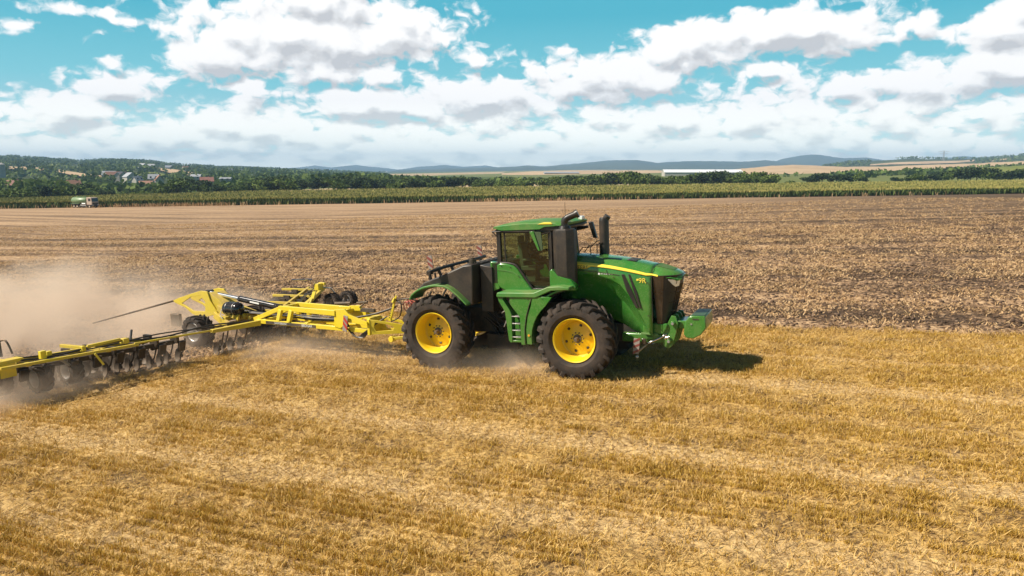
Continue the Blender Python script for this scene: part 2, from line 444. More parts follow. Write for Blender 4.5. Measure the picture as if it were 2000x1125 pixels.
# ---------------------------------------------------------------- the lie of the land
def gz(x, y):
    x = np.asarray(x, float); y = np.asarray(y, float)
    t = np.clip((y - 30) / 210, 0, 1); t = t * (0.75 + 0.25 * t * t)
    a = 0.048 * np.clip(x, -60, 60)
    b = -5.2 + 0.014 * np.clip(x, -1000, 420)
    return a * (1 - t) + b * t
def ray_pt(px, py, d):
    P = math.atan(232.5 / 1450.0); xs = (px - 1000) / 1450.0; ys = (py - 562.5) / 1450.0
    v = Vector((xs, math.cos(P) - ys * math.sin(P), -math.sin(P) - ys * math.cos(P)))
    return Vector((0, 0, CZ)) + v * (d / v.y)
# travel direction of the machines, its left side, and the tractor's ground point
H3 = Vector((0.9092784, -0.41388902, 0.04368829)); L3 = Vector((0.41428457, 0.9101474, 0.0)); U3 = Vector((-0.03976278, 0.01809938, 0.99904521))
T0 = Vector((2.1212517, 18.7409616, 0.06493569))
def lat_of(x, y): return (x - T0.x) * L3.x + (y - T0.y) * L3.y
# implement frame
TH = R(-29)
HI = Vector((math.cos(TH), math.sin(TH), 0.048 * math.cos(TH))).normalized(); LI = Vector((0, 0, 1)).cross(HI).normalized(); UI = HI.cross(LI)
I0 = Vector((-9.4, 23.9, -0.45))
def stub_side(x, y):
    """> 0 on the standing stubble, < 0 on worked ground (metres)"""
    e = 22.62 + 0.06 - 0.43 * (x - 6.3) + 0.0035 * np.clip(x - 6.3, -8, 30) ** 2      # edge of the last pass
    d1 = (e - y) * 0.91
    xi = (x - I0.x) * HI.x + (y - I0.y) * HI.y; yi = (x - I0.x) * LI.x + (y - I0.y) * LI.y
    beam = 1.9 - 0.30 * np.abs(yi + 0.2)                                                # the cultivator's swath
    d2 = np.where(yi < -7.3, 3.0 + (-7.3 - yi), xi - beam)
    return np.minimum(d1, np.where(yi < -7.3, (-7.3 - yi) + 0.3, d2))
LANES = ((1.95, 0.20, 1.0), (-0.55, 0.42, 1.0), (-2.75, 0.22, .55), (-5.3, 0.45, .9), (-8.2, 0.55, .8), (4.35, 0.16, .6), (-11.0, .4, .6), (3.1, .10, .5), (0.9, .10, .45), (-1.6, .12, .45), (-3.9, .14, .5), (-4.5, .10, .35), (-6.6, .16, .5), (-7.3, .10, .35), (-9.6, .16, .5), (-12.4, .2, .5))
def lanes(x, y):
    l = lat_of(x, y) + (fbm(x * 0.12 + 9, y * 0.12) - .5) * 0.35; s = 0
    for c, w, a in LANES: s = s + a * np.exp(-((l - c) / w) ** 2)
    return np.clip(s, 0, 1)
# ---------------------------------------------------------------- ground sheet
def ground_mat():
    m, T, b, out = mat_new('field_ground')
    geo = T.new('ShaderNodeNewGeometry'); P = geo.outputs['Position']; s = T.sep(P)
    at = T.new('ShaderNodeAttribute', attribute_name='side'); al = T.new('ShaderNodeAttribute', attribute_name='lane')
    # coordinates along and across the working direction
    u = T.m('ADD', T.m('MULTIPLY', s[0], 0.910), T.m('MULTIPLY', s[1], -0.414)); v = T.m('ADD', T.m('MULTIPLY', s[0], 0.414), T.m('MULTIPLY', s[1], 0.910))
    UV = T.comb(u, v, 0.0)
    UVs = T.comb(T.m('MULTIPLY', u, 0.25), v, 0.0)
    # worked soil with straw
    dist = T.v('LENGTH', P, out=1)
    f1 = T.noise(UV, 5.5, 5, 0.68, 0.4); f2 = T.noise(UV, 1.5, 5, 0.62); big = T.noise(UVs, 0.16, 4, 0.55); band = T.noise(T.comb(T.m('MULTIPLY', u, 0.03), v, 0.0), 0.33, 4, 0.6)
    st = T.m('ADD', T.m('MULTIPLY', f1, 0.62), T.m('MULTIPLY', f2, 0.38))
    st = T.m('ADD', st, T.m('ADD', T.m('MULTIPLY', T.m('SUBTRACT', big, 0.5), 0.18), T.m('MULTIPLY', T.m('SUBTRACT', band, 0.5), 0.42)))
    wet = T.mr(T.noise(T.v('ADD', P, (0, 0, 0)), 0.014, 2, 0.5), 0.42, 0.62)
    cloud_shade = T.mr(T.m('SUBTRACT', s[0], T.m('MULTIPLY', s[1], 0.12)), 0.0, 70.0)  # cloud shadow put into the soil colour, deeper towards the right
    st = T.m('SUBTRACT', st, T.m('MULTIPLY', cloud_shade, 0.10))
    til = T.ramp(st, [(0.42, (0.030, 0.019, 0.013)), (0.48, (0.10, 0.062, 0.038)), (0.53, (0.32, 0.205, 0.12)), (0.63, (0.55, 0.38, 0.22))])
    far = T.ramp(T.m('ADD', T.m('MULTIPLY', big, 0.3), T.m('ADD', T.m('MULTIPLY', band, 0.5), T.m('MULTIPLY', f2, 0.2))), [(0.36, (0.19, 0.13, 0.078)), (0.5, (0.38, 0.255, 0.155)), (0.64, (0.52, 0.36, 0.22))])
    far = T.mix(T.m('MULTIPLY', T.mr(T.m('ADD', T.m('SUBTRACT', s[0], T.m('MULTIPLY', s[1], 0.22)), T.m('MULTIPLY', T.m('SUBTRACT', big, .5), 60)), 8.0, 62.0), T.mr(s[1], 45, 110, 0.45, 0.92)), far, (0.11, 0.076, 0.048))  # far right mixed to dark brown, painting in the same cloud shadow
    til = T.mix(T.mr(dist, 60, 200, 0.1, 0.75), til, far)
    # stubble floor: chaff and soil between the stalks
    g1 = T.noise(UV, 9.0, 5, 0.7, 0.3); g2 = T.noise(UV, 1.1, 4, 0.6)
    gs = T.m('ADD', T.m('MULTIPLY', g1, 0.6), T.m('MULTIPLY', g2, 0.4))
    stb = T.ramp(gs, [(0.40, (0.06, 0.035, 0.016)), (0.46, (0.24, 0.14, 0.045)), (0.58, (0.52, 0.34, 0.11)), (0.7, (0.64, 0.46, 0.2))])
    stb = T.mix(T.m('MULTIPLY', al.outputs['Fac'], 0.9), stb, T.ramp(g1, [(0.35, (0.24, 0.15, 0.07)), (0.6, (0.72, 0.53, 0.28))]))
    edge = T.m('ADD', at.outputs['Fac'], T.m('MULTIPLY', T.m('SUBTRACT', T.noise(UV, 2.0, 4, 0.6), 0.5), 0.9))
    near = T.mix(T.mr(edge, -0.12, 0.12), til, stb)
    # land beyond the maize: pasture greens and ripe fields in big blocks
    vb = T.vor(T.v('MULTIPLY', P, (0.0022, 0.0010, 0)), 1.0, out=1)
    blk = T.ramp(T.sep(vb)[0], [(0.0, (0.07, 0.10, 0.025)), (0.35, (0.13, 0.15, 0.045)), (0.5, (0.38, 0.29, 0.17)), (1.0, (0.42, 0.32, 0.2))], 'CONSTANT')
    col = T.mix(T.mr(s[1], 300, 330), near, blk)
    T.put(b.inputs['Base Color'], col); b.inputs['Roughness'].default_value = 0.95; b.inputs['Specular IOR Level'].default_value = 0.15
    bp = T.new('ShaderNodeBump'); bp.inputs['Distance'].default_value = 0.12
    T.put(bp.inputs['Strength'], T.mr(dist, 60, 300, 1.0, 0.4)); T.put(bp.inputs['Height'], T.m('ADD', T.m('MULTIPLY', f1, 0.5), T.m('MULTIPLY', f2, 0.9)))
    T.l.new(bp.outputs[0], b.inputs['Normal'])
    return m
def build_ground():
    xs = np.concatenate([-np.geomspace(60, 14000, 46)[::-1], np.arange(-58, 58.1, 0.5), np.geomspace(60, 14000, 46)])
    ys = np.concatenate([np.arange(-60, 2, 4.0), np.arange(2, 60, 0.4), np.geomspace(60, 400, 70), np.geomspace(410, 16000, 40)])
    X, Y = np.meshgrid(xs, ys); Z = gz(X, Y)
    sd = stub_side(X, Y); ln = lanes(X, Y)
    nr = np.clip((70 - Y) / 20, 0, 1) * np.clip((60 - np.abs(X)) / 8, 0, 1)
    Z = Z + nr * (np.where(sd < 0, (fbm(X * 1.4, Y * 1.4, 3) - .5) * 0.22 + 0.0, (fbm(X * 1.1, Y * 1.1, 3) - .5) * 0.05) - ln * 0.05 * (sd > 0))
    co = np.stack([X.ravel(), Y.ravel(), Z.ravel()], 1)
    nx, ny = len(xs), len(ys); i = np.arange(ny - 1)[:, None] * nx + np.arange(nx - 1)[None, :]; i = i.ravel()
    F = np.stack([i, i + 1, i + 1 + nx, i + nx], 1)
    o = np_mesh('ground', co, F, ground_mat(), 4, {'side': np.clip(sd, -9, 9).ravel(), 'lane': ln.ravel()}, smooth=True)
    tag(o, kind='structure')
build_ground()
# ---------------------------------------------------------------- standing stubble and loose straw
def straw_mat(name, stops, scale=0.9, trans=0.25):
    m, T, b, out = mat_new(name)
    geo = T.new('ShaderNodeNewGeometry'); P = geo.outputs['Position']
    at = T.new('ShaderNodeAttribute', attribute_name='rnd')
    n = T.noise(P, scale, 3, 0.6); n2 = T.noise(P, 0.16, 3, 0.5)
    f = T.m('ADD', T.m('MULTIPLY', at.outputs['Fac'], 0.5), T.m('ADD', T.m('MULTIPLY', n, 0.35), T.m('MULTIPLY', n2, 0.3)))
    T.put(b.inputs['Base Color'], T.ramp(f, stops)); b.inputs['Roughness'].default_value = 0.7; b.inputs['Specular IOR Level'].default_value = 0.25
    tl = T.new('ShaderNodeBsdfTranslucent'); T.put(tl.inputs[0], T.ramp(f, stops)); mx = T.new('ShaderNodeMixShader'); mx.inputs[0].default_value = trans
    T.l.new(b.outputs[0], mx.inputs[1]); T.l.new(tl.outputs[0], mx.inputs[2]); T.l.new(mx.outputs[0], out.inputs[0])
    return m
M['straw'] = straw_mat('standing_straw', [(0.22, (0.18, 0.095, 0.014)), (0.42, (0.40, 0.24, 0.030)), (0.62, (0.60, 0.385, 0.065)), (0.85, (0.78, 0.56, 0.20))])
M['chaff'] = straw_mat('golden_chaff', [(0.2, (0.22, 0.115, 0.026)), (0.5, (0.47, 0.285, 0.07)), (0.85, (0.70, 0.49, 0.20))], 0.9, 0.15)
M['litter'] = straw_mat('bleached_straw', [(0.2, (0.22, 0.13, 0.065)), (0.5, (0.47, 0.30, 0.15)), (0.85, (0.66, 0.47, 0.27))], 0.9, 0.15)
M['clod'] = straw_mat('soil_clods', [(0.2, (0.045, 0.027, 0.017)), (0.6, (0.12, 0.075, 0.048)), (0.9, (0.22, 0.15, 0.10))], 1.2, 0.0)
def scatter_pts(y0, y1, dens, half=0.74, ext=2.0):
    A = half * (y1 * y1 - y0 * y0) + 2 * ext * (y1 - y0); n = int(A * dens)
    y = np.sqrt(rng.random(int(n * 1.0)) * (y1 * y1 - y0 * y0) + y0 * y0)
    x = (rng.random(len(y)) * 2 - 1) * (half * y + ext); return x, y
def blades(name, x, y, z, K, h, spread, wid, lean, mat, kind='stuff', label=None, cat=None, hs=None, lmin=0.0):
    n = len(x); N = n * K
    bx = np.repeat(x, K) + rng.normal(0, spread, N); by = np.repeat(y, K) + rng.normal(0, spread, N); bz = np.repeat(z, K)
    hh = h * (0.55 + 0.7 * rng.random(N)) * (1 if hs is None else np.repeat(hs, K))
    a = rng.random(N) * 2 * np.pi; ln = lmin + (lean - lmin) * rng.random(N) ** 0.7
    tx = np.cos(a) * ln * hh; ty = np.sin(a) * ln * hh; tz = hh * np.sqrt(np.clip(1 - ln * ln * 0.8, 0.05, 1))
    w = wid * (0.6 + 0.8 * rng.random(N)); b2 = rng.random(N) * np.pi; wx = np.cos(b2) * w / 2; wy = np.sin(b2) * w / 2
    co = np.empty((N, 4, 3))
    co[:, 0] = np.stack([bx - wx, by - wy, bz - 0.02], 1); co[:, 1] = np.stack([bx + wx, by + wy, bz - 0.02], 1)
    co[:, 2] = np.stack([bx + tx + wx * .7, by + ty + wy * .7, bz + tz], 1); co[:, 3] = np.stack([bx + tx - wx * .7, by + ty - wy * .7, bz + tz], 1)
    F = np.arange(N * 4).reshape(N, 4)
    o = np_mesh(name, co.reshape(-1, 3), F, mat, 4, {'rnd': np.repeat(rng.random(N), 4)})
    tag(o, label, cat, None, kind); return o
def gzr(x, y):
    sd = stub_side(x, y); ln = lanes(x, y)
    return gz(x, y) + np.where(sd < 0, (fbm(x * 1.4, y * 1.4, 3) - .5) * 0.22, (fbm(x * 1.1, y * 1.1, 3) - .5) * 0.05) - ln * 0.05 * (sd > 0)
def build_stubble():
    X = []; Y = []
    for y0, y1, dn in ((7.0, 12, 190), (12, 18, 130), (18, 30, 90), (30, 46, 40)):
        x, y = scatter_pts(y0, y1, dn); X.append(x); Y.append(y)
    x = np.concatenate(X); y = np.concatenate(Y)
    sd = stub_side(x, y); l = lat_of(x, y)
    # drilled rows
    row = np.round(l / 0.22) * 0.22 - l; x = x + L3.x * row * 0.8; y = y + L3.y * row * 0.8
    ln = lanes(x, y); u_ = x * .91 - y * .414; pat = .25 * fbm(x * 0.45, y * 0.45, 3) + .45 * fbm(x * 2.3, y * 2.3, 3) + .30 * fbm(u_ * .3, l * 2.4, 3)
    keep = (sd > 0.12 + (fbm(x * 2, y * 2, 2) - .5) * 1.0) & (rng.random(len(x)) > ln * 0.96) & (rng.random(len(x)) < np.clip((pat - 0.40) * 8.0, 0.10, 1))
    x, y, ln, pat = x[keep], y[keep], ln[keep], pat[keep]
    hs = np.clip((0.55 + (pat - .38) * 2.2), 0.5, 1.2) * (1 - 0.55 * ln)
    z = gzr(x, y)
    blades('stubble', x, y, z, 10, 0.092, 0.035, 0.009, 1.0, M['straw'], hs=hs)
    # loose straw lying on the stubble
    x, y = scatter_pts(7, 26, 95); k = stub_side(x, y) > 0; x, y = x[k], y[k]
    blades('loose_straw', x, y, gzr(x, y) + 0.04, 4, 0.10, 0.10, 0.010, 1.11, M['chaff'], lmin=.75)
build_stubble()
def build_litter():
    X = []; Y = []
    for y0, y1, dn in ((17, 34, 40), (34, 60, 17), (60, 120, 4.5)):
        x, y = scatter_pts(y0, y1, dn); X.append(x); Y.append(y)
    x = np.concatenate(X); y = np.concatenate(Y)
    l = lat_of(x, y); pat = fbm(x * 0.45, y * 0.45, 4) + 0.35 * (fbm(x * 0.02, l * 0.4, 3) - .5)
    k = (stub_side(x, y) < 0.1) & (rng.random(len(x)) < np.clip((pat - 0.36) * 5, 0.08, 1) * np.clip(1.15 - (x - y * .1) / 55, .3, 1)); x, y = x[k], y[k]
    sc = np.clip(y / 30, 0.8, 2.6)
    blades('straw_litter', x, y, gzr(x, y) + 0.02, 5, 0.11, 0.14, 0.034, 1.11, M['litter'], hs=sc, lmin=.88)
    # clods: small lumps turned up by the discs
    X = []; Y = []
    for y0, y1, dn in ((17, 34, 26), (34, 60, 11)):
        x, y = scatter_pts(y0, y1, dn); X.append(x); Y.append(y)
    x = np.concatenate(X); y = np.concatenate(Y); k = stub_side(x, y) < 0; x, y = x[k], y[k]
    n = len(x)
    t = (1 + 5 ** .5) / 2
    ico = np.array([(-1, t, 0), (1, t, 0), (-1, -t, 0), (1, -t, 0), (0, -1, t), (0, 1, t), (0, -1, -t), (0, 1, -t), (t, 0, -1), (t, 0, 1), (-t, 0, -1), (-t, 0, 1)]) / 1.9
    fi = np.array([(0, 11, 5), (0, 5, 1), (0, 1, 7), (0, 7, 10), (0, 10, 11), (1, 5, 9), (5, 11, 4), (11, 10, 2), (10, 7, 6), (7, 1, 8), (3, 9, 4), (3, 4, 2), (3, 2, 6), (3, 6, 8), (3, 8, 9), (4, 9, 5), (2, 4, 11), (6, 2, 10), (8, 6, 7), (9, 8, 1)])
    r = 0.025 + 0.05 * rng.random(n) ** 2.0
    co = ico[None] * (r[:, None, None] * (0.7 + 0.6 * rng.random((n, 12, 1)))) * np.array([1, 1, .75])
    co = co + np.stack([x, y, gzr(x, y) + 0.01], 1)[:, None]
    F = (fi[None] + 12 * np.arange(n)[:, None, None]).reshape(-1, 3)
    o = np_mesh('soil_clods', co.reshape(-1, 3), F, M['clod'], 3, {'rnd': np.repeat(rng.random(n), 12)})
    tag(o, kind='stuff')
build_litter()
# ---------------------------------------------------------------- maize
def build_maize():
    uf = np.array([-.80, -.69, 0, .69, .80]); df = np.array([236, 237, 241, 245, 246])
    ub = np.array([-.80, -.69, -.345, 0, .345, .69, .80]); db = np.array([276, 284, 341, 363, 352, 341, 340])
    n = 42000; u = rng.random(n) * 1.6 - .8; f = np.interp(u, uf, df); bk = np.interp(u, ub, db)
    t = rng.random(n) ** 1.25; t[: n // 3] = rng.random(n // 3) * 0.04
    d = f + (bk - f) * t; x = u * d; y = d + rng.normal(0, .15, n); z = gz(x, y)
    ht = 2.25 + 0.5 * (fbm(x * .05, y * .05) - .5) + rng.normal(0, .07, n)
    K = 9; N = n * K
    s = np.where(np.repeat(t, K) < 0.05, .45, 1.0)
    bx = np.repeat(x, K) + rng.normal(0, .8, N) * s; by = np.repeat(y, K) + rng.normal(0, .9, N) * s
    k = np.tile(np.arange(K), n); H = np.repeat(ht, K); bz = gz(bx, by)
    tas = k >= 6
    z0 = np.where(tas, H - .35, rng.random(N) * (H - 1.0)); z1 = np.where(tas, H + .15 * rng.random(N), np.minimum(z0 + .9 + .4 * rng.random(N), H - .1))
    a = rng.random(N) * 2 * np.pi; sp = np.where(tas, .18, .5) * rng.random(N); w = np.where(tas, .15, .20) * (0.7 + .6 * rng.random(N)); b = rng.random(N) * np.pi
    wx = np.cos(b) * w / 2; wy = np.sin(b) * w / 2; tx = np.cos(a) * sp; ty = np.sin(a) * sp
    co = np.empty((N, 4, 3))
    co[:, 0] = np.stack([bx - wx, by - wy, bz + z0], 1); co[:, 1] = np.stack([bx + wx, by + wy, bz + z0], 1)
    co[:, 2] = np.stack([bx + tx + wx, by + ty + wy, bz + z1], 1); co[:, 3] = np.stack([bx + tx - wx, by + ty - wy, bz + z1], 1)
    m, T, b_, out = mat_new('maize_leaf')
    at = T.new('ShaderNodeAttribute', attribute_name='rnd'); ta = T.new('ShaderNodeAttribute', attribute_name='tassel'); geo = T.new('ShaderNodeNewGeometry')
    nn = T.noise(T.v('MULTIPLY', geo.outputs['Position'], (1, 1, 0)), 0.03, 4, 0.6)
    g = T.ramp(at.outputs['Fac'], [(0, (0.062, 0.10, 0.022)), (1, (0.15, 0.19, 0.048))])
    tc = T.ramp(T.m('ADD', T.m('MULTIPLY', at.outputs['Fac'], .5), T.m('MULTIPLY', nn, .6)), [(0.25, (0.24, 0.24, 0.06)), (0.6, (0.34, 0.30, 0.085)), (0.85, (0.44, 0.36, 0.13))])
    T.put(b_.inputs['Base Color'], T.mix(ta.outputs['Fac'], g, tc)); b_.inputs['Roughness'].default_value = .8; b_.inputs['Specular IOR Level'].default_value = .2
    o = np_mesh('maize_crop', co.reshape(-1, 3), np.arange(N * 4).reshape(N, 4), m, 4, {'rnd': np.repeat(rng.random(N), 4), 'tassel': np.repeat(tas.astype(float), 4)})
    tag(o, kind='stuff')
    # pale broken stalks along its front edge
    n = 700; u = np.where(rng.random(n) < .45, rng.normal(-.47, .07, n), np.where(rng.random(n) < .5, rng.normal(0.03, .06, n), rng.random(n) * 1.3 - .69)); f = np.interp(u, uf, df) - 1.2 - rng.random(n) * 1.5
    x = u * f; blades('broken_maize_stalks', x, f, gz(x, f), 2, 1.1, .25, .13, .5, M['litter'])
build_maize()
# ================================================================ wheels
def tyre_mb(Rt, W, Rb, nl, lug=0.055, ang=0.34, lw=0.075):
    """agricultural tyre about the Y axis, outer side at -Y"""
    m = MB(); h = W / 2; Rc = Rt - lug
    prof = [(Rb - 0.01, h * .70), (Rb + 0.03, h * .80), (Rb + 0.10 * Rt, h * .97), (Rb + 0.5 * (Rc - Rb), h * 1.0), (Rc - 0.09 * Rt, h * .96), (Rc - 0.03 * Rt, h * .88), (Rc - .004, h * .60), (Rc, 0)]
    prof = prof + [(r, -y) for r, y in reversed(prof[:-1])]
    m.lathe(prof, 72, closed=True)
    for side in (-1, 1):
        for k in range(nl):
            p0 = 2 * math.pi * (k + (0.5 if side > 0 else 0)) / nl; secs = []
            for t in (-0.06, 0.25, 0.5, 0.75, 0.93, 1.0, 1.03):
                y = side * t * h
                a = p0 + ang * (t ** 0.85 if t > 0 else t)
                top = Rt if t < .9 else Rt - (t - .9) * Rt * 0.30
                bot = Rc - 0.012 if t < .7 else (Rc - 0.02 - (t - .7) * Rt * 0.28)
                if t > .96: top = min(top, bot + lug * (1.35 if t < 1.01 else .6))
                w = lw * (0.75 + 0.5 * max(t, 0)); wb = w * 1.35
                secs.append([(bot * math.cos(a - wb / 2), y, bot * math.sin(a - wb / 2)), (top * math.cos(a - w / 2), y, top * math.sin(a - w / 2)),
                             (top * math.cos(a + w / 2), y, top * math.sin(a + w / 2)), (bot * math.cos(a + wb / 2), y, bot * math.sin(a + wb / 2))])
            m.loft(secs)
    return m
def arc_text(mb, body, size, r, y, a0, step, face=-1):
    n = len(body)
    for i, ch in enumerate(body):
        a = a0 - (i - (n - 1) / 2) * step          # angle from +X towards +Z
        rad = Vector((math.cos(a), 0, math.sin(a))); tan = Vector((math.sin(a), 0, -math.cos(a)))
        mt = Matrix((tan, rad, Vector((0, -1, 0)))).transposed().to_4x4(); mt.translation = rad * r + Vector((0, y, 0))
        mb.text(ch, size, mt, 0.004)
TW_R, TW_W = 0.975, 0.64
tyre_me = None
def tractor_wheel(root, X, Y, near):
    global tyre_me
    w = empty('wheel', (X, Y, TW_R - 0.02), root)
    if not near: w.rotation_euler = (0, 0, math.pi)
    if tyre_me is None:
        ty = tyre_mb(TW_R, TW_W, 0.545, 21).build('tyre', M['tyre'], w, smooth=32); tyre_me = ty.data
    else:
        ty = bpy.data.objects.new('tyre', tyre_me); COL.objects.link(ty); ty.parent = w
    ty.rotation_euler = (0, 0.13 * (X + Y), 0)
    h = TW_W / 2; r = 0.518
    m = MB()      # rim: bright flange, deep barrel, dished disc
    m.lathe([(r - .005, -h * .80), (r + .02, -h * .84), (r + .03, -h * .80), (r + .012, -h * .70), (r - .02, -h * .60), (r - .045, -h * .3), (r - .06, .02), (r - .05, h * .5), (r + .02, h * .8), (r + .03, h * .84)], 64)
    m.lathe([(r - .005, -h * .80), (r - .018, -h * .74), (r - .03, -h * .60), (r - .055, -h * .1), (r - .07, h * .30), (r - .10, h * .34), (r - .14, h * .26), (r - .22, h * .24), (r - .29, h * .10), (.16, h * .06), (.13, h * .0), (0.02, h * .0)], 64)
    m.build('rim', M['yellow'], w, smooth=50)
    for k in range(6):
        a = k * math.pi / 3 + .3 + X; c = (math.cos(a) * .33, h * .245, math.sin(a) * .33); t_ = Vector((-math.sin(a), 0, math.cos(a)))
        m = MB(); m.cyl(Vector(c) - t_ * .03, Vector(c) + t_ * .03, .03, .03, n=10); m.build('rim_hole', M['chassis'], w)
    m = MB(); m.cyl((0, h * .08, 0), (0, -h * .06, 0), .125, .10, n=24); m.cyl((0, -h * .05, 0), (0, -h * .5, 0), .055, .045, n=16)
    for k in range(10):
        a = k * math.pi / 5; c = (math.cos(a) * .15, h * .08, math.sin(a) * .15); m.cyl(c, (c[0], c[1] - .05, c[2]), .017, n=6)
    m.build('hub', M['iron'], w, bevel=.004)
    m = MB(); arc_text(m, "MICHELIN", .115, .79, -h * .985, math.pi / 2 + (.12 if near else 0), .105)
    m.build('tyre_lettering', M['chassis'], w, smooth=0)
    return w
# ================================================================ tractor
TM = Matrix(((H3.x, L3.x, U3.x, T0.x), (H3.y, L3.y, U3.y, T0.y), (H3.z, L3.z, U3.z, T0.z), (0, 0, 0, 1)))
TR = empty('tractor', mat=TM)
tag(TR, 'big green articulated tractor with yellow wheel rims pulling the yellow cultivator', 'tractor')
for X, Y in ((0, -1.17), (-3.914, -1.17), (0, 1.17), (-3.914, 1.17)): tractor_wheel(TR, X, Y, Y < 0)
def hood():
    # columns: X at top, top z, shoulder half width, side half width, bottom z, rake
    st = [(-.72, 2.93, .52, .66, 1.55, 0), (-.2, 2.92, .52, .68, 1.45, 0), (.3, 2.895, .52, .69, 1.40, 0), (.7, 2.855, .52, .69, 1.30, 0), (.95, 2.82, .515, .69, 1.2, 0), (1.15, 2.787, .51, .685, 1.08, .0), (1.32, 2.757, .505, .675, 1.03, 0), (1.5, 2.718, .50, .66, .98, .0), (1.62, 2.692, .495, .65, .97, 0), (1.72, 2.67, .49, .64, .97, .0)]
    secs = []
    for X, zt, sh, sw, zb, rk in st:
        drop = 0.0 + (X + .72) * 0.012
        za = float(np.interp(X, [-.72, .2, .62, 1.0, 1.3, 1.5, 1.64, 1.72], [2.45, 2.5, 2.42, 2.22, 1.78, 1.42, 1.12, 1.05])); dp = float(np.interp(X, [-.72, 1.1, 1.5, 1.72], [.36, .36, .26, .05]))
        half = [(0, zt), (sh * .55, zt - .012), (sh * .88, zt - .045), (sh + .04, zt - .105 - drop), (sw - .035, zt - .16 - drop), (sw - .012, zt - .19 - drop), (sw, zt - .235 - drop), (sw + .005, max(za + .02, zt - .45) if za > zt - .46 else zt - .45), (sw, za), (sw - .025, za - .03), (sw - dp, max(za - .48, zb + .03)), (sw - dp - .01, zb)]
        ring = [(X, -y, z) for y, z in reversed(half)] + [(X, y, z) for y, z in half[1:]]
        secs.append(ring)
    m = MB(); m.loft(secs, cap=False, closed=False)
    # cap of the nose running out over the grille
    nose = [(1.72, 2.67, 1.0), (1.95, 2.615, .97), (2.15, 2.56, .90), (2.29, 2.50, .78), (2.36, 2.445, .58)]
    secs = []
    for X, zt, k in nose:
        half = [(0, zt), (.27 * k, zt - .012), (.43 * k, zt - .045), (.53 * k, zt - .10 - .02 * k), (.60 * k, zt - .13 - .05 * k), (.625 * k, zt - .14 - .065 * k), (.60 * k, zt - .15 - .08 * k)]
        if X > 2.0: half = [(y, max(z, zt - .155)) for y, z in half]
        if X > 2.3: half = [(y, max(z, zt - .09)) for y, z in half]
        secs.append([(X - .02 * (abs(y) / .6) * 0, -y, z) for y, z in reversed(half)] + [(X, y, z) for y, z in half[1:]])
    secs.append([(2.375, p[1] * .96, min(p[2], 2.41)) for p in secs[-1]])
    m.loft(secs, cap=False, closed=False)
    o = m.build('hood', M['green'], TR, smooth=38)
    sol = o.modifiers.new('thick', 'SOLIDIFY'); sol.thickness = .02; sol.offset = -1
    return o
HOOD = hood()
def grille():
    # plan curves at different heights, wrapping from side to side
    def ring(z):
        k = (2.44 - z) / 1.16
        xs, ys = 1.73 + .08 * k, .615 - .10 * k; xf = 2.335 - .27 * k; yc = .50 - .06 * k
        pts = [(xs, ys), (xs + (xf - xs) * .45, ys - .012), (xs + (xf - xs) * .74, yc), (xs + (xf - xs) * .90, yc * .82), (xf, yc * .45), (xf + .015, 0)]
        return [(x, -y, z) for x, y in pts] + [(x, y, z) for x, y in reversed(pts[:-1])]
    zs = [2.46, 2.2, 1.9, 1.6, 1.28]; m = MB(); m.loft([ring(z) for z in zs], cap=True, closed=True)
    g = m.build('grille', M['mesh'], TR, smooth=40)
    # brown side panels
    for sgn in (-1, 1):
        m = MB(); secs = []
        for z in zs:
            r = ring(z); a, b = r[0], r[1]; c = r[2]; q = .02
            e = (b[0] + (c[0] - b[0]) * q, b[1] + (c[1] - b[1]) * q)
            o = .008
            secs.append([(a[0] + .02, sgn * -(a[1] - o), z), (b[0], sgn * -(b[1] - o), z), (e[0], sgn * -(e[1] - o), z), (e[0], sgn * -(e[1] + .01), z), (a[0] + .02, sgn * -(a[1] + .02), z)])
        m.loft(secs); m.build('grille_side_panel', M['grilleside'], g, smooth=30)
    # slats of the screen
    m = MB()
    for sgn in (-1, 1):
        for t in (.28, .5, .72, .93):
            P = []
            for z in (2.22, 1.9, 1.6, 1.34):
                r = ring(z); a, b = Vector(r[3]), Vector(r[4]); c = Vector(r[5]); p = a.lerp(b, t * 2) if t < .5 else b.lerp(c, t * 2 - 1)
                P.append((p.x + .006, sgn * -p.y, z))
            m.tube(P, .008, 5)
    for z in (2.05, 1.8, 1.55):
        r = [Vector(p) for p in ring(z)[2:9]]; m.tube([(p.x + .007, p.y * 1.01, p.z) for p in r], .006, 5)
    m.build('grille_slats', M['grilleside'], g)
    # headlights wrap round the corner under the nose
    for sgn in (-1, 1):
        secs = []
        for t, hz in ((0, .0), (.25, .10), (.6, .16), (1, .15)):
            zh = 2.385 - .025 * t; r0 = [Vector(p) for p in ring(zh)]; r1 = [Vector(p) for p in ring(zh - hz - .03)]
            def at(r, t):
                q = 1.55 + t * 2.3; i = int(q); return r[i].lerp(r[i + 1], q - i)
            a, b = at(r0, t), at(r1, t); o = Vector((.022, -.022, 0))
            secs.append([(a.x + o.x, sgn * -(a.y + o.y), a.z - .015), (b.x + o.x, sgn * -(b.y + o.y), b.z), (b.x - .03, sgn * -(b.y + .03), b.z), (a.x - .03, sgn * -(a.y + .03), a.z - .015)])
        m = MB(); m.loft(secs); hl = m.build('headlight', M['lens'], TR, smooth=40)
        m = MB()
        for t in (.62,):
            q = 1.55 + t * 2.3; i = int(q); r0 = [Vector(p) for p in ring(2.40)]; r1 = [Vector(p) for p in ring(2.26)]
            a, b = r0[i].lerp(r0[i + 1], q - i), r1[i].lerp(r1[i + 1], q - i)
            m.beam((a.x + .020, sgn * -(a.y - .020), 2.35), (b.x + .024, sgn * -(b.y - .024), 2.25), .012, .01)
        m.build('lamp_divider', M['black'], hl)
grille()
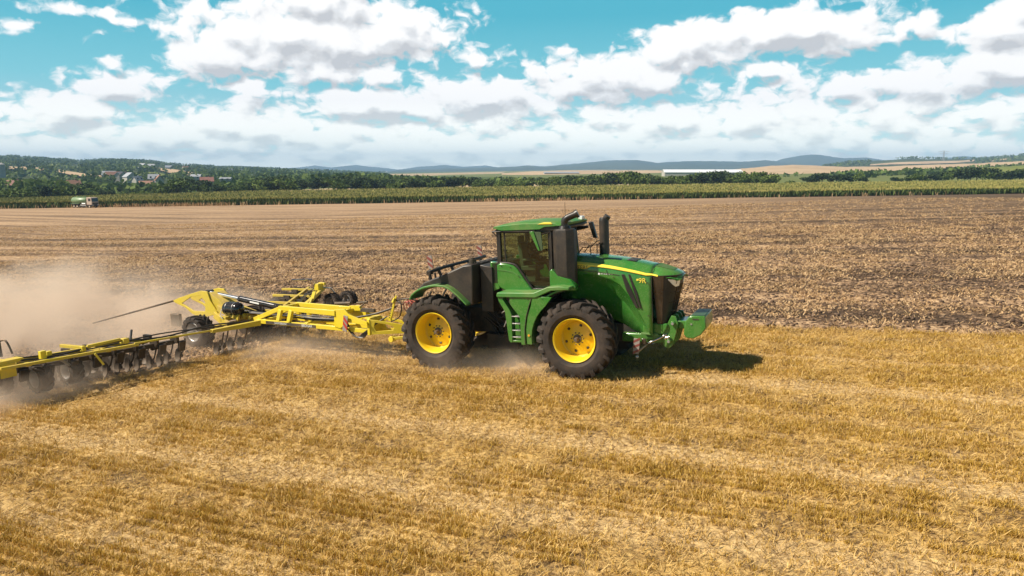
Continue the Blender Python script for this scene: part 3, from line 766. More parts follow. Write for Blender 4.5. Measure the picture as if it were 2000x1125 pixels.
def hoodparts():
    # yellow band along the shoulder, tapering forwards, broad plate with the maker's name at the back
    for sgn in (-1, 1):
        secs = []
        for X in np.linspace(-.72, 1.86, 20):
            f = (X + .72) / 2.58
            zt = float(np.interp(X, [-.72, -.2, .3, .7, 1.1, 1.45, 1.72, 1.95], [2.93, 2.92, 2.895, 2.855, 2.795, 2.73, 2.67, 2.615])); sh = float(np.interp(X, [-.72, 1.1, 1.72, 1.95], [.52, .51, .49, .475])); sw = float(np.interp(X, [-.72, .3, 1.1, 1.45, 1.72, 1.95], [.66, .69, .685, .665, .64, .62]))
            drop = (X + .72) * .012
            A = Vector((X, sh + .04, zt - .105 - drop)); B = Vector((X, sw - .012, zt - .19 - drop)); C = Vector((X, sw, zt - .235 - drop))
            if X > 1.72: A = Vector((X, .54, zt - .13)); B = Vector((X, .595, zt - .195)); C = Vector((X, .618, zt - .222))
            w = (.72 - .42 * f) if X < 1.7 else .35
            lo = B.lerp(C, .55); up = B.lerp(A, w)
            if X < .22: lo = C + Vector((0, 0, -.02 * 0)); lo.z -= .055 * min(1, (.22 - X) / .1)
            n = Vector((0, .82, .57)) * .03
            p = [up + n * .6, B + n, lo + n, lo - n, up - n]
            secs.append([(v.x, sgn * v.y, v.z) for v in p])
        m = MB(); m.loft(secs); m.build('hood_stripe', M['stripe'], HOOD, smooth=0)
    # lettering
    def side_mat(x, y, z, tilt=0.0, sgn=-1):
        xa = Vector((1, 0, -.02)) if sgn < 0 else Vector((-1, 0, .02)); xa.normalize()
        ya = Vector((0, -sgn * math.sin(tilt) * 1, math.cos(tilt))); za = xa.cross(ya).normalized(); ya = za.cross(xa)
        mt = Matrix((xa, ya, za)).transposed().to_4x4(); mt.translation = (x, y, z); return mt
    for sgn in (-1, 1):
        m = MB(); m.text("JOHN DEERE", .135, side_mat(-.22, sgn * .704, 2.652, .06, sgn), .003)
        m.build('maker_lettering', M['chassis'], HOOD, smooth=0)
        m = MB(); m.text("9R", .17, side_mat(1.50, sgn * .672, 2.34, .0, sgn), .004); m.box((1.385, sgn * .680, 2.365), (.05, .008, .045))
        m.build('model_lettering', M['stripe'], HOOD, smooth=0)
        m = MB(); m.cyl((.43, sgn * .69, 2.50), (.43, sgn * .699, 2.50), .026, n=12)
        for i, L in enumerate((.05, .03, .06, .03, .05)): m.box((.50 + i * .065, sgn * .697, 2.497 - i * .002), (L, .006, .014))
        m.build('dealer_sticker', M['white'], HOOD, smooth=0)
        # slanting air intakes
        for dx, w in ((0, .085), (.17, .05)):
            m = MB(); m.prism([(.99 + dx, 2.50), (.99 + dx + w, 2.49), (1.19 + dx * .8 + w, 2.05), (1.36 + dx * .5 + w * .5, 1.68), (1.34 + dx * .5, 1.68), (1.12 + dx, 2.08)], sgn * .60, sgn * .698)
            m.build('air_intake', M['black'], HOOD, bevel=.006)
    # vents let into the top
    m = MB()
    for y in (-.20, .10): m = MB(); m.box((1.14, y, 2.785), (.22, .22, .03), (0, .15, 0)); m.build('top_vent', M['black'], HOOD, bevel=.006)
    m = MB(); m.loft([[(1.74, -.28, 2.668), (1.74, .28, 2.668), (1.74, .28, 2.64), (1.74, -.28, 2.64)], [(1.95, -.26, 2.618), (1.95, .26, 2.618), (1.95, .26, 2.59), (1.95, -.26, 2.59)], [(2.16, -.20, 2.562), (2.16, .20, 2.562), (2.16, .20, 2.53), (2.16, -.20, 2.53)]])
    m.build('nose_screen', paint('green_screen', (.02, .12, .018), .6, dust=.2), HOOD)
hoodparts()
def seams():
    for s in (-1, 1):
        # panel gaps: nose joint, side shield edges, deck joints, bolts
        m = MB(); m.tube([(1.735, s * .655, 1.35), (1.725, s * .652, 1.9), (1.72, s * .650, 2.44)], .007, 5); m.build('panel_gap', M['chassis'], HOOD)
        m = MB(); m.tube([(-.5, s * .700, 2.60), (.3, s * .705, 2.555), (.95, s * .705, 2.475)], .006, 5); m.build('panel_gap', M['chassis'], HOOD)
        m = MB(); m.tube([(.62, s * .702, 2.60), (.66, s * .708, 2.46)], .006, 5); m.build('panel_gap', M['chassis'], HOOD)
        for x, z in ((.1, 2.50), (.8, 2.42), (1.62, 2.30), (1.64, 1.5)):
            m = MB(); m.cyl((x, s * .66, z), (x, s * .715, z), .012, n=8); m.build('hood_bolt', M['chassis'], HOOD)
        for x in (-1.85, -1.55, -1.15, -.75):
            m = MB(); m.cyl((x, s * 1.50, 1.96), (x, s * 1.512, 1.96), .014, n=8); m.build('deck_bolt', M['chassis'], TR)
        m = MB(); m.tube([(-1.03, s * 1.508, 2.0), (-1.12, s * 1.508, 1.78), (-1.20, s * 1.508, 1.5), (-1.25, s * 1.508, 1.2), (-1.255, s * 1.508, .83)], .010, 5); m.build('panel_gap', M['chassis'], TR)
    m = MB(); m.tube([(1.715, -.60, 2.515), (1.72, -.50, 2.62), (1.72, -.25, 2.668), (1.72, 0, 2.675), (1.72, .25, 2.668), (1.72, .50, 2.62), (1.715, .60, 2.515)], .006, 5); m.build('panel_gap', M['chassis'], HOOD)
seams()
def front_end():
    m = MB()
    m.prism([(1.45, 1.02), (1.95, 1.02), (2.04, 1.16), (2.06, 1.285), (1.70, 1.285), (1.45, 1.22)], -.50, .50)
    m.prism([(.9, .78), (1.9, .78), (1.98, .92), (1.98, 1.0), (.9, 1.0)], -.42, .42)
    m.build('front_bumper', M['green'], TR, bevel=.03)
    m = MB(); m.box((1.62, -.52, 1.02), (.42, .03, .05)); m.build('bumper_trim', M['green_deck'], TR, bevel=.008)
    # lifting bracket: two plates, cross beam, block
    m = MB()
    for y in (-.42, -.16, .16, .42):
        m.prism([(1.94, .72), (2.05, .66), (2.16, .74), (2.24, 1.02), (2.30, 1.30), (2.24, 1.46), (2.14, 1.48), (2.04, 1.28), (1.90, 1.0)], y - .022, y + .022)
    m.cyl((2.18, -.52, 1.30), (2.18, .52, 1.30), .055); m.cyl((2.08, -.52, .86), (2.08, .52, .86), .05)
    m.build('front_bracket', M['green'], TR, bevel=.01)
    for c_ in ((2.18, 1.30), (2.08, .86)): m = MB(); m.cyl((c_[0], -.52, c_[1]), (c_[0], -.545, c_[1]), .034, n=12); m.build('bracket_pin', M['silver'], TR)
    m = MB(); m.box((2.37, 0, 1.24), (.34, .62, .19)); m.build('weight_arm', M['green'], TR, bevel=.015)
    m = MB()
    m.prism([(2.48, 1.36), (2.56, 1.47), (2.64, 1.50), (2.94, 1.50), (2.96, 1.22), (2.84, 1.05), (2.66, .95), (2.50, .96), (2.44, 1.04), (2.45, 1.2)], -.49, .49)
    w = m.build('front_weight', M['green'], TR, bevel=.02)
    m = MB(); m.box((2.72, -.492, 1.42), (.15, .012, .03)); m.build('weight_slot', M['chassis'], w)
    m = MB(); m.prism([(2.62, 1.502), (2.92, 1.502), (2.92, 1.512), (2.62, 1.512)], -.47, .47); m.build('weight_lid', paint('dark_green_top', (.01, .06, .02), .4, dust=.1), w)
    m = MB(); m.cyl((2.62, -.49, 1.30), (2.62, -.505, 1.30), .022, n=10); m.build('weight_bolt', M['silver'], w)
    # chrome link to a folding marker board
    for sgn in (-1, 1):
        m = MB(); m.tube([(2.03, sgn * .5, 1.02), (1.86, sgn * .58, .93), (1.62, sgn * .66, .82)], .022, 8); m.cyl((1.98, sgn * .50, .93), (2.10, sgn * .50, .97), .035, n=10)
        m.build('link_rod', M['chrome'], TR)
        m = MB(); m.box((1.53, sgn * .70, .87), (.10, .08, .14)); m.build('side_lamp', M['grilleside'], TR, bevel=.01)
        b = None
        m = MB(); m.box((1.36, sgn * .78, .76), (.15, .02, .38), (0, .10, 0)); b = m.build('marker_board', M['board'], TR, bevel=.004)
        m = MB()
        for zc in (-.12, .02, .16): m.prism([(-.075, zc - .075), (.075, zc + .02), (.075, zc + .075), (-.075, zc - .015)], -.014, .014)
        s = m.build('red_bar', M['redbar'], b); s.location = (1.36, sgn * .78, .75); s.rotation_euler = (0, .10, 0)
        m = MB(); m.sphere((1.37, sgn * .78, .50), .045); m.tube([(1.36, sgn * .76, .58), (1.50, sgn * .70, .72), (1.60, sgn * .66, .80)], .018, 6); m.build('board_arm', M['silver'], TR)
front_end()
def chassis():
    m = MB()
    m.box((.4, 0, .98), (2.4, .62, .46)); m.box((-1.5, 0, 1.15), (1.7, .74, .62)); m.box((-3.6, 0, 1.15), (2.0, .66, .66)); m.box((-2.2, 0, .85), (1.0, .40, .30))
    m.box((-3.914, 0, .96), (.46, 1.6, .40)); m.box((0, 0, .96), (.46, 1.6, .40))
    m.box((-1.2, -.62, 1.45), (1.5, .5, .7)); m.box((-1.2, .62, 1.45), (1.5, .5, .7)); m.box((-1.9, 0, 1.75), (1.2, 1.3, .45)); m.box((-2.35, 0, 1.45), (.5, .9, .5))
    m.box((-2.35, -.35, .62), (.9, .35, .4)); m.box((-4.8, 0, .95), (.5, .5, .35))
    for a in (-3.914, 0):
        for s in (-1, 1): m.cyl((a, s * .45, .96), (a, s * .98, .96), .26, .22, n=20)
    m.build('chassis', M['chassis'], TR, bevel=.02)
    m = MB(); r_ = random.Random(5)
    for i in range(16):
        x0 = -2.0 + r_.uniform(-.2, .1); y = -.5 - r_.random() * .2; z = 1.1 + r_.random() * .7
        m.tube([(x0, y, z), (x0 - .25, y - .06, z - .12 - r_.random() * .25), (x0 - .55, y + .05, z - .05), (x0 - .85, y + .2, z + .1)], .012 + .008 * r_.random(), 6, smooth=5)
    m.build('hydraulic_hoses', M['black'], TR)
    m = MB()
    for i in range(12): m.cyl((-1.86 + r_.uniform(-.35, .12), -.82, 1.05 + r_.random() * .8), (-1.82, -.84, 1.1 + r_.random() * .7), .014, n=6)
    m.build('hose_fittings', M['silver'], TR)
    m = MB(); m.box((-5.05, 0, .62), (.9, .16, .09)); m.prism([(-4.9, .55), (-4.3, .45), (-4.3, 1.2), (-4.9, 1.3)], -.3, .3)
    for s in (-.45, .45): m.beam((-4.5, s, .9), (-5.3, s * 1.05, .75), .07, .10); m.beam((-4.5, s, 1.9), (-5.0, s, 1.1), .05, .05)
    m.build('drawbar', M['chassis'], TR, bevel=.01)
chassis()
def body():
    # ---- front mudguards with deck, one shaped sheet per side
    for sgn in (-1, 1):
        m = MB(); P = []
        for k in range(18):
            a = R(188 - 86 * k / 17); rr = 1.04 + .16 * min(1, k / 10)
            P.append((rr * math.cos(a), .97 + rr * math.sin(a) * 1.02))
        outer = [(x * 1.0 - .03 * (1 - i / 17), z + .045) for i, (x, z) in enumerate(P)]
        m.prism(P + outer[::-1], sgn * 1.47, sgn * .62)
        m.build('front_mudguard', M['green_deck'], TR, bevel=.012)
        m = MB(); P = [(1.17 * math.cos(R(a)), .97 + 1.19 * math.sin(R(a))) for a in range(150, 94, -5)]
        m.prism(P + [(x * 1.02, z + .025) for x, z in P][::-1], sgn * 1.22, sgn * .6); m.build('wheel_arch_liner', M['chassis'], TR)
        # panel behind the wheel: outer face with curved seam
        m = MB(); arc = [(1.075 * math.cos(R(a)) - .0, .97 + 1.06 * math.sin(R(a))) for a in (188, 178, 168, 158, 148, 138, 130)]
        m.prism(arc + [(-.52, 2.0), (-.60, 2.02), (-1.02, 2.02), (-1.06, 1.80), (-1.16, 1.5), (-1.21, 1.2), (-1.20, .82)], sgn * 1.505, sgn * 1.42)
        sp = m.build('arch_panel', M['green'], TR, bevel=.008)
        m = MB(); m.cyl((-1.14, sgn * 1.505, 1.05), (-1.14, sgn * 1.525, 1.05), .028, n=12); m.build('reflector', M['orange'], sp)
        # ladder housing
        m = MB()
        Lx = [(-1.98, 2.03), (-1.94, 1.88), (-1.78, 1.62), (-1.70, .90), (-1.66, .84), (-1.60, .84), (-1.60, 1.55), (-1.645, 1.66), (-1.83, 1.93), (-1.80, 2.03)]
        m.prism(Lx, sgn * 1.49, sgn * 1.28)
        m.prism([(-1.64, 1.96), (-1.62, 1.80), (-1.38, 1.50), (-1.36, .80), (-1.24, .80), (-1.245, 1.25), (-1.20, 1.55), (-1.10, 1.82), (-1.04, 2.03), (-1.66, 2.03)], sgn * 1.495, sgn * 1.40)
        m.box((-1.49, sgn * 1.38, .875), (.25, .2, .05)); m.box((-1.48, sgn * 1.12, 1.45), (.45, .02, 1.2)); 
        m.build('ladder_housing', M['green'], TR, bevel=.008)
        for z in (.98, 1.15, 1.32, 1.50):
            m = MB(); m.box((-1.49, sgn * 1.39, z), (.23, .19, .022)); m.build('step', M['silver'], TR, bevel=.004)
        # deck
        m = MB(); m.prism([(-1.98, 2.03), (-1.96, 2.10), (-.98, 2.115), (-.60, 2.27), (-.30, 2.29), (-.05, 2.27), (-.05, 2.20), (-.52, 2.17), (-.93, 1.99), (-1.98, 1.98)], sgn * 1.53, sgn * .93)
        m.build('deck', M['green_deck'], TR, bevel=.02)
    # ---- cab
    m = MB()
    for s in (-1, 1):
        y = s * .90
        m.beam((-2.13, y, 2.70), (-2.14, y, 3.62), .10, .11); m.beam((-.72, y, 2.05), (-.74, y, 3.62), .10, .10); m.beam((-2.0, y, 3.57), (-.7, y, 3.57), .08, .09)
        m.tube([(-2.12, s * .94, 2.77), (-1.86, s * .94, 2.76), (-1.66, s * .94, 2.70), (-1.50, s * .94, 2.50), (-1.32, s * .94, 2.24), (-1.20, s * .94, 2.09)], .035, 8, smooth=4)
        m.beam((-1.22, s * .94, 2.10), (-.72, s * .94, 2.10), .06, .08)
        m.beam((-1.96, s * .93, 2.8), (-1.97, s * .93, 3.55), .03, .04)
    m.beam((-2.14, -.9, 3.57), (-2.14, .9, 3.57), .08, .09); m.beam((-.72, -.9, 3.57), (-.72, .9, 3.57), .08, .09); m.beam((-2.13, -.9, 2.72), (-2.13, .9, 2.72), .08, .08)
    m.beam((-.60, -.86, 2.35), (-.60, .86, 2.35), .1, .1); m.box((-1.42, 0, 3.60), (1.56, 1.86, .06))
    m.beam((-.60, 0.86, 2.3), (-.72, .86, 3.55), .08, .08); m.beam((-.60, -0.86, 2.3), (-.72, -.86, 3.55), .08, .08)
    m.build('cab_frame', M['black'], TR, bevel=.01)
    m = MB(); m.box((-1.4, 0, 2.05), (1.5, 1.7, .1)); m.prism([(-2.1, 2.0), (-.65, 2.0), (-.65, 2.2), (-2.1, 2.2)], -.8, .8); m.build('cab_floor', M['chassis'], TR)
    for s in (-1, 1):
        m = MB(); m.prism([(-2.19, 2.72), (-2.10, 2.775), (-1.92, 2.76), (-1.74, 2.715), (-1.62, 2.62), (-1.44, 2.36), (-1.20, 2.08), (-1.26, 2.05), (-1.95, 2.05), (-2.12, 2.14), (-2.19, 2.22)], s * 1.0, s * .86)
        dp = m.build('cab_side_panel', M['green'], TR, bevel=.03)
        m = MB(); m.prism([(-2.17, 2.62), (-1.92, 2.60), (-1.72, 2.56), (-1.58, 2.47), (-1.60, 2.45), (-1.74, 2.53), (-1.93, 2.57), (-2.17, 2.59)], s * 1.012, s * .98); m.build('panel_crease', M['green_deck'], dp)
        m = MB()
        for x, z in ((-2.05, 2.69), (-1.80, 2.665), (-1.56, 2.42)): m.cyl((x, s * 1.0, z), (x, s * 1.012, z), .014, n=8)
        m.build('panel_bolt', M['black'], dp)
        m = MB(); m.prism([(-1.94, 2.79), (-1.94, 3.54), (-.77, 3.54), (-.77, 2.13), (-1.17, 2.13), (-1.30, 2.28), (-1.50, 2.55), (-1.64, 2.73), (-1.80, 2.78)], s * .91, s * .903)
        m.build('door_glass', M['glass'], TR, smooth=0)
        m = MB(); m.box((-2.04, s * .90, 3.16), (.13, .01, .76)); m.build('rear_quarter_glass', M['glass'], TR, smooth=0)
    m = MB(); m.prism([(-.585, 2.4), (-.575, 2.4), (-.695, 3.54), (-.705, 3.54)], -.84, .84); m.build('windscreen', M['glass'], TR, smooth=0)
    m = MB(); m.box((-2.14, 0, 3.15), (.01, 1.7, .78)); m.build('rear_window', M['glass'], TR, smooth=0)
    # roof: green shell with a black underside, yellow flash
    m = MB()
    def rsec(y, a, b, zt): return [(a, y, 3.66), (a + .03, y, 3.70), (a + .36, y, zt - .035), (a + .8, y, zt), (b - .15, y, zt - .005), (b, y, zt - .06), (b - .02, y, 3.70), (b - .42, y, 3.68), (b - .55, y, 3.62), (-1.92, y, 3.60), (-2.02, y, 3.60)]
    m.loft([rsec(-1.02, -2.24, -.42, 3.765), rsec(-.94, -2.27, -.38, 3.795), rsec(-.6, -2.27, -.36, 3.815), rsec(0, -2.27, -.34, 3.82), rsec(.6, -2.27, -.36, 3.815), rsec(.94, -2.27, -.38, 3.795), rsec(1.02, -2.24, -.42, 3.765)])
    rf = m.build('roof', M['green_deck'], TR, bevel=.012, smooth=30)
    m = MB(); m.prism([(-1.02, 3.745), (-.86, 3.79), (-.66, 3.79), (-.62, 3.745)], -1.035, -.95); m.build('roof_flash', M['stripe'], rf, bevel=.004)
    m = MB(); m.prism([(-.98, 3.60), (-.90, 3.69), (-.44, 3.70), (-.40, 3.64), (-.55, 3.58)], -.98, .98); m.tube([(-2.18, -.97, 3.60), (-2.30, -.97, 3.57), (-1.95, -.99, 3.575), (-1.1, -.99, 3.575)], .02, 6); m.tube([(-2.30, -.97, 3.57), (-2.16, -.95, 3.45)], .018, 6)
    m.build('visor', M['black'], rf, bevel=.008)
    for y in (-.55, .55): m = MB(); m.box((-.42, y, 3.81), (.12, .2, .09)); m.build('work_light', M['lens'], rf, bevel=.01)
    m = MB(); m.tube([(-.85, .5, 3.88), (-.85, .5, 4.22)], .006, 5); m.build('aerial', M['black'], rf)
    # inside
    m = MB(); m.box((-1.62, 0, 2.55), (.46, .50, .14)); m.prism([(-1.86, 2.55), (-1.74, 2.60), (-1.82, 3.22), (-1.94, 3.22)], -.24, .24); m.box((-1.93, 0, 3.30), (.1, .28, .18)); m.box((-1.62, 0, 2.32), (.3, .3, .4)); m.box((-1.55, -.32, 2.78), (.42, .09, .07)); m.box((-1.55, .32, 2.78), (.42, .09, .07))
    m.build('seat', M['seat'], TR, bevel=.03)
    m = MB(); m.cyl((-.95, 0, 2.2), (-1.12, 0, 2.86), .05, .04); m.lathe([(.19, -.012), (.202, 0), (.19, .012), (.178, 0)], 24, closed=True); 
    sw = m.build('steering_column', M['black'], TR)
    m = MB(); m.box((-.80, 0, 2.6), (.12, .5, .3)); m.box((-1.05, .4, 2.95), (.04, .3, .22)); m.build('dashboard', M['black'], TR, bevel=.02)
    # green-backed door mirror
    m = MB(); m.prism([(-1.21, 3.57), (-1.10, 3.58), (-.94, 3.10), (-.99, 3.10)], -1.10, -1.06); mi = m.build('door_mirror', M['green'], TR, bevel=.008)
    m = MB(); m.prism([(-1.10, 3.57), (-.92, 3.56), (-.88, 3.12), (-.94, 3.08)], -1.07, -1.03); m.build('mirror_glass', paint('dark_mirror', (.05, .09, .05), .15, dust=.1), mi)
    m = MB(); m.tube([(-.92, -1.04, 3.50), (-.80, -.98, 3.53), (-.70, -.92, 3.53)], .018, 6); m.build('mirror_arm', M['black'], mi)
    # far mirror, arm towards the front
    m = MB(); m.prism([(-.46, 3.66), (-.34, 3.66), (-.22, 3.22), (-.32, 3.22)], 1.18, 1.30); fm = m.build('front_mirror', M['black'], TR, bevel=.015)
    m = MB(); m.prism([(-.80, 3.42), (-.80, 3.56), (-.42, 3.56), (-.42, 3.50)], 1.05, 1.12); m.build('mirror_arm', M['black'], fm, bevel=.01)
body()
def stacks():
    # air cleaner: eight-sided canister with elbow pipe
    cx, cy = -.32, -.98
    def oc(z, k=1.0, dx=0.0): return [(cx + dx + k * x, cy + k * y, z) for x, y in ((-.28, -.08), (-.16, -.21), (.10, -.21), (.26, -.07), (.26, .12), (.12, .24), (-.16, .24), (-.28, .1))]
    m = MB(); m.loft([oc(2.26, .72, .10), oc(2.46, .97, .01), oc(2.55, 1.0), oc(3.52, 1.0), oc(3.60, .96), oc(3.63, .84)])
    m.build('air_cleaner', M['black_tank'], TR, bevel=.012, smooth=25)
    m = MB(); m.cyl((cx, cy, 3.62), (cx, cy, 3.70), .16, .13, n=20)
    m.tube([(cx, cy, 3.66), (cx, cy, 3.78), (cx + .05, cy, 3.87), (cx + .14, cy + .02, 3.92), (cx + .30, cy + .05, 3.98)], .082, 16, smooth=5); m.cyl((cx + .27, cy + .045, 3.965), (cx + .33, cy + .06, 3.995), .10, .105, n=18)
    m.tube([(cx - .14, cy + .2, 3.55), (cx - .12, cy + .22, 3.82), (cx - .05, cy + .2, 3.86), (cx + .0, cy + .2, 3.80)], .05, 8, smooth=4)
    m.build('intake_pipe', M['black'], TR)
    for q in (-1, 1):
        m = MB(); m.prism([(-.66, 2.62), (-.60, 2.66), (-.46, 2.50), (-.14, 2.42), (.0, 2.26), (.0, 2.14), (-.66, 2.12)], q * 1.22, q * 1.0); m.build('air_cleaner_bracket', M['green'], TR, bevel=.02)
    # exhaust on the far side
    m = MB()
    def ex(z, k=1.0, dx=0): return [(.17 + dx + k * .125 * math.cos(t), .62 + k * .15 * math.sin(t), z) for t in np.linspace(0, 2 * math.pi, 17)[:-1]]
    m.loft([ex(2.6), ex(2.8), ex(3.70), ex(3.76, .96), ex(3.80, .85)]); m.cyl((.22, .62, 3.76), (.28, .62, 3.84), .085, .09, n=14)
    m.build('exhaust_stack', M['black_tank'], TR, smooth=40)
    for s in (.42, .95):
        m = MB(); m.tube([(-.50, s, 2.86), (-.36, s, 3.04), (-.12, s, 3.06), (.03, s, 3.20), (.12, s, 3.23)], .014, 6); m.tube([(-.14, s, 3.05), (-.14, s, 2.84)], .014, 6); m.build('handrail', M['black'], TR)
stacks()
def rear():
    m = MB()
    T_ = [(-2.74, 2.76), (-2.76, 1.72), (-2.98, 1.70), (-3.30, 2.02), (-3.62, 2.20), (-4.10, 2.17), (-4.40, 2.0), (-4.42, 2.08), (-4.20, 2.28), (-3.58, 2.50), (-3.0, 2.74)]
    m.prism(T_, -1.30, 1.30); t = m.build('fuel_tank', M['black_tank'], TR, bevel=.035)
    m = MB(); m.prism([(-2.70, 2.72), (-2.35, 2.66), (-2.35, 1.5), (-2.70, 1.5)], -.95, .95); m.box((-2.28, -.80, 2.5), (.22, .2, .56)); m.build('rear_bulkhead', M['black_tank'], TR, bevel=.02)
    m = MB(); m.prism([(-2.42, 2.80), (-2.18, 2.76), (-2.18, 2.10), (-2.40, 2.02)], -.90, -.72); m.build('rear_cab_panel', M['green'], TR, bevel=.01)
    m = MB(); m.prism([(-2.42, 2.80), (-2.18, 2.76), (-2.18, 2.10), (-2.40, 2.02)], .72, .90); m.build('rear_cab_panel', M['green'], TR, bevel=.01)
    m = MB(); m.cyl((-2.9, -.95, 2.70), (-2.9, -.95, 2.86), .10, n=16); m.cyl((-2.9, -.95, 2.85), (-2.9, -.95, 2.90), .06, n=12); m.build('filler_cap', M['chassis'], t)
    m = MB()
    for y in np.linspace(-1.0, 1.0, 8): m.tube([(-2.80, y, 2.775), (-3.05, y, 2.73), (-3.55, y, 2.53)], .018, 6)
    m.build('tank_rib', M['black'], t)
    for s in (-1, 1):
        m = MB(); P = []
        for k in range(20):
            x = -4.56 + 1.72 * k / 19; z = float(np.interp(x, [-4.56, -4.46, -4.30, -4.12, -3.9, -3.73, -3.46, -3.29, -3.14, -3.0, -2.84], [1.84, 2.0, 2.11, 2.19, 2.24, 2.26, 2.24, 2.16, 2.05, 1.93, 1.78])); P.append((x, z))
        O = [(x * 1.0, z - .055) for x, z in P]; O[0] = (P[0][0] + .05, P[0][1] - .01)
        m.prism(O + P[::-1], s * 1.52, s * .86); m.build('rear_mudguard', M['green_deck'], TR, bevel=.012)
        m = MB(); m.box((-4.62, s * .9, 1.95), (.1, .16, .1)); m.build('tail_lamp', M['red'], TR, bevel=.01)
    # light bar with striped boards
    m = MB(); m.tube([(-3.82, -1.55, 2.60), (-3.80, -.9, 2.64), (-3.78, .2, 2.66), (-3.74, 1.45, 2.68)], .045, 8)
    for y in (-1.2, -.5, .5, 1.2): m.beam((-3.8, y, 2.62), (-3.7, y, 2.42), .05, .07); m.box((-3.86, y + .15, 2.63), (.1, .14, .08))
    m.box((-3.84, -1.55, 2.58), (.12, .16, .1)); m.build('light_bar', M['black'], TR, bevel=.006)
    for y, z in ((-1.52, 2.84), (1.30, 2.84)):
        m = MB(); m.box((-3.83, y, z), (.14, .03, .34), (0, -.12, 0)); b = m.build('warning_board', M['board'], TR, bevel=.004)
        m = MB()
        for zc in (-.09, .06): m.prism([(-.07, zc + .085), (.07, zc - .03), (.07, zc + .055), (-.07, zc + .17)], -.018, .018)
        q = m.build('red_bar', M['redbar'], b); q.location = (-3.83, y, z - .05); q.rotation_euler = (0, -.10, 0)
    m = MB(); m.cyl((-2.50, .2, 2.7), (-2.50, .2, 2.98), .02, n=8); m.box((-2.5, .2, 2.98), (.1, .06, .05)); m.cyl((-4.35, -.4, 2.15), (-4.38, -.4, 2.42), .03, n=8); m.cyl((-4.2, -.9, 2.2), (-4.25, -.9, 2.46), .045, n=8)
    m.build('rear_fittings', M['black'], TR)
rear()
# ================================================================ driver
def skin_body(name, nodes, edges, mat, M4=None, sub=2):
    me = bpy.data.meshes.new(name); me.from_pydata([n[0] for n in nodes], edges, []); me.materials.append(mat)
    o = bpy.data.objects.new(name, me); COL.objects.link(o)
    sk = o.modifiers.new('skin', 'SKIN'); sk.use_smooth_shade = True
    for i, n in enumerate(nodes):
        r = n[1]; v = me.skin_vertices[0].data[i]; v.radius = r if hasattr(r, '__len__') else (r, r); v.use_root = (i == 0)
    s = o.modifiers.new('sub', 'SUBSURF'); s.levels = sub; s.render_levels = sub
    if M4 is not None: o.matrix_world = M4
    return o
def driver():
    N = [((0, 0, 0), (.15, .13)), ((0.0, 0, .22), (.15, .12)), ((.01, 0, .42), (.18, .12)), ((.03, 0, .53), .07), ((.05, 0, .62), .055), ((.07, 0, .70), (.075, .085)), ((.085, 0, .79), (.075, .085)),
         ((.02, -.2, .46), .06), ((.16, -.25, .26), .045), ((.38, -.17, .30), .036), ((.45, -.15, .32), .032), ((.02, .2, .46), .06), ((.16, .25, .26), .045), ((.38, .17, .30), .036), ((.45, .15, .32), .032),
         ((.18, -.11, -.01), .085), ((.46, -.13, .02), .065), ((.56, -.13, -.30), .045), ((.66, -.13, -.36), .035), ((.18, .11, -.01), .085), ((.46, .13, .02), .065), ((.56, .13, -.30), .045), ((.66, .13, -.36), .035), ((.165, 0, .735), .018)]
    E = [(0, 1), (1, 2), (2, 3), (3, 4), (4, 5), (5, 6), (2, 7), (7, 8), (8, 9), (9, 10), (2, 11), (11, 12), (12, 13), (13, 14), (0, 15), (15, 16), (16, 17), (17, 18), (0, 19), (19, 20), (20, 21), (21, 22), (5, 23)]
    Dm = TM @ Matrix.Translation((-1.60, 0, 2.70))
    m_, T, b, out = mat_new('driver_skin_and_clothes')
    z = T.sep(T.new('ShaderNodeTexCoord').outputs['Object']); f = T.m('GREATER_THAN', z[2], .57); hnd = T.m('GREATER_THAN', T.m('SUBTRACT', z[0], T.m('MULTIPLY', T.m('LESS_THAN', z[2], .2), 9)), .36)
    c = T.mix(f, (0.02, .028, .02), (.30, .16, .11)); c = T.mix(hnd, c, (.30, .16, .11)); T.put(b.inputs['Base Color'], c); b.inputs['Roughness'].default_value = .8
    o = skin_body('person', N, E, m_, Dm)
    tag(o, 'driver in a dark green shirt and cap sitting at the wheel inside the tractor cab', 'person')
    m = MB(); m.sphere((.08, 0, .83), (.105, .09, .07), 16, 8); m.prism([(.12, -.07), (.24, -.045), (.24, .045), (.12, .07)], .825, .84, 'z'); m.build('cap', M['cap'], o)
    m = MB()
    for s in (-1, 1): m.sphere((.148, s * .032, .775), .011, 8, 6)
    m.build('eyes', M['cap'], o)
driver()
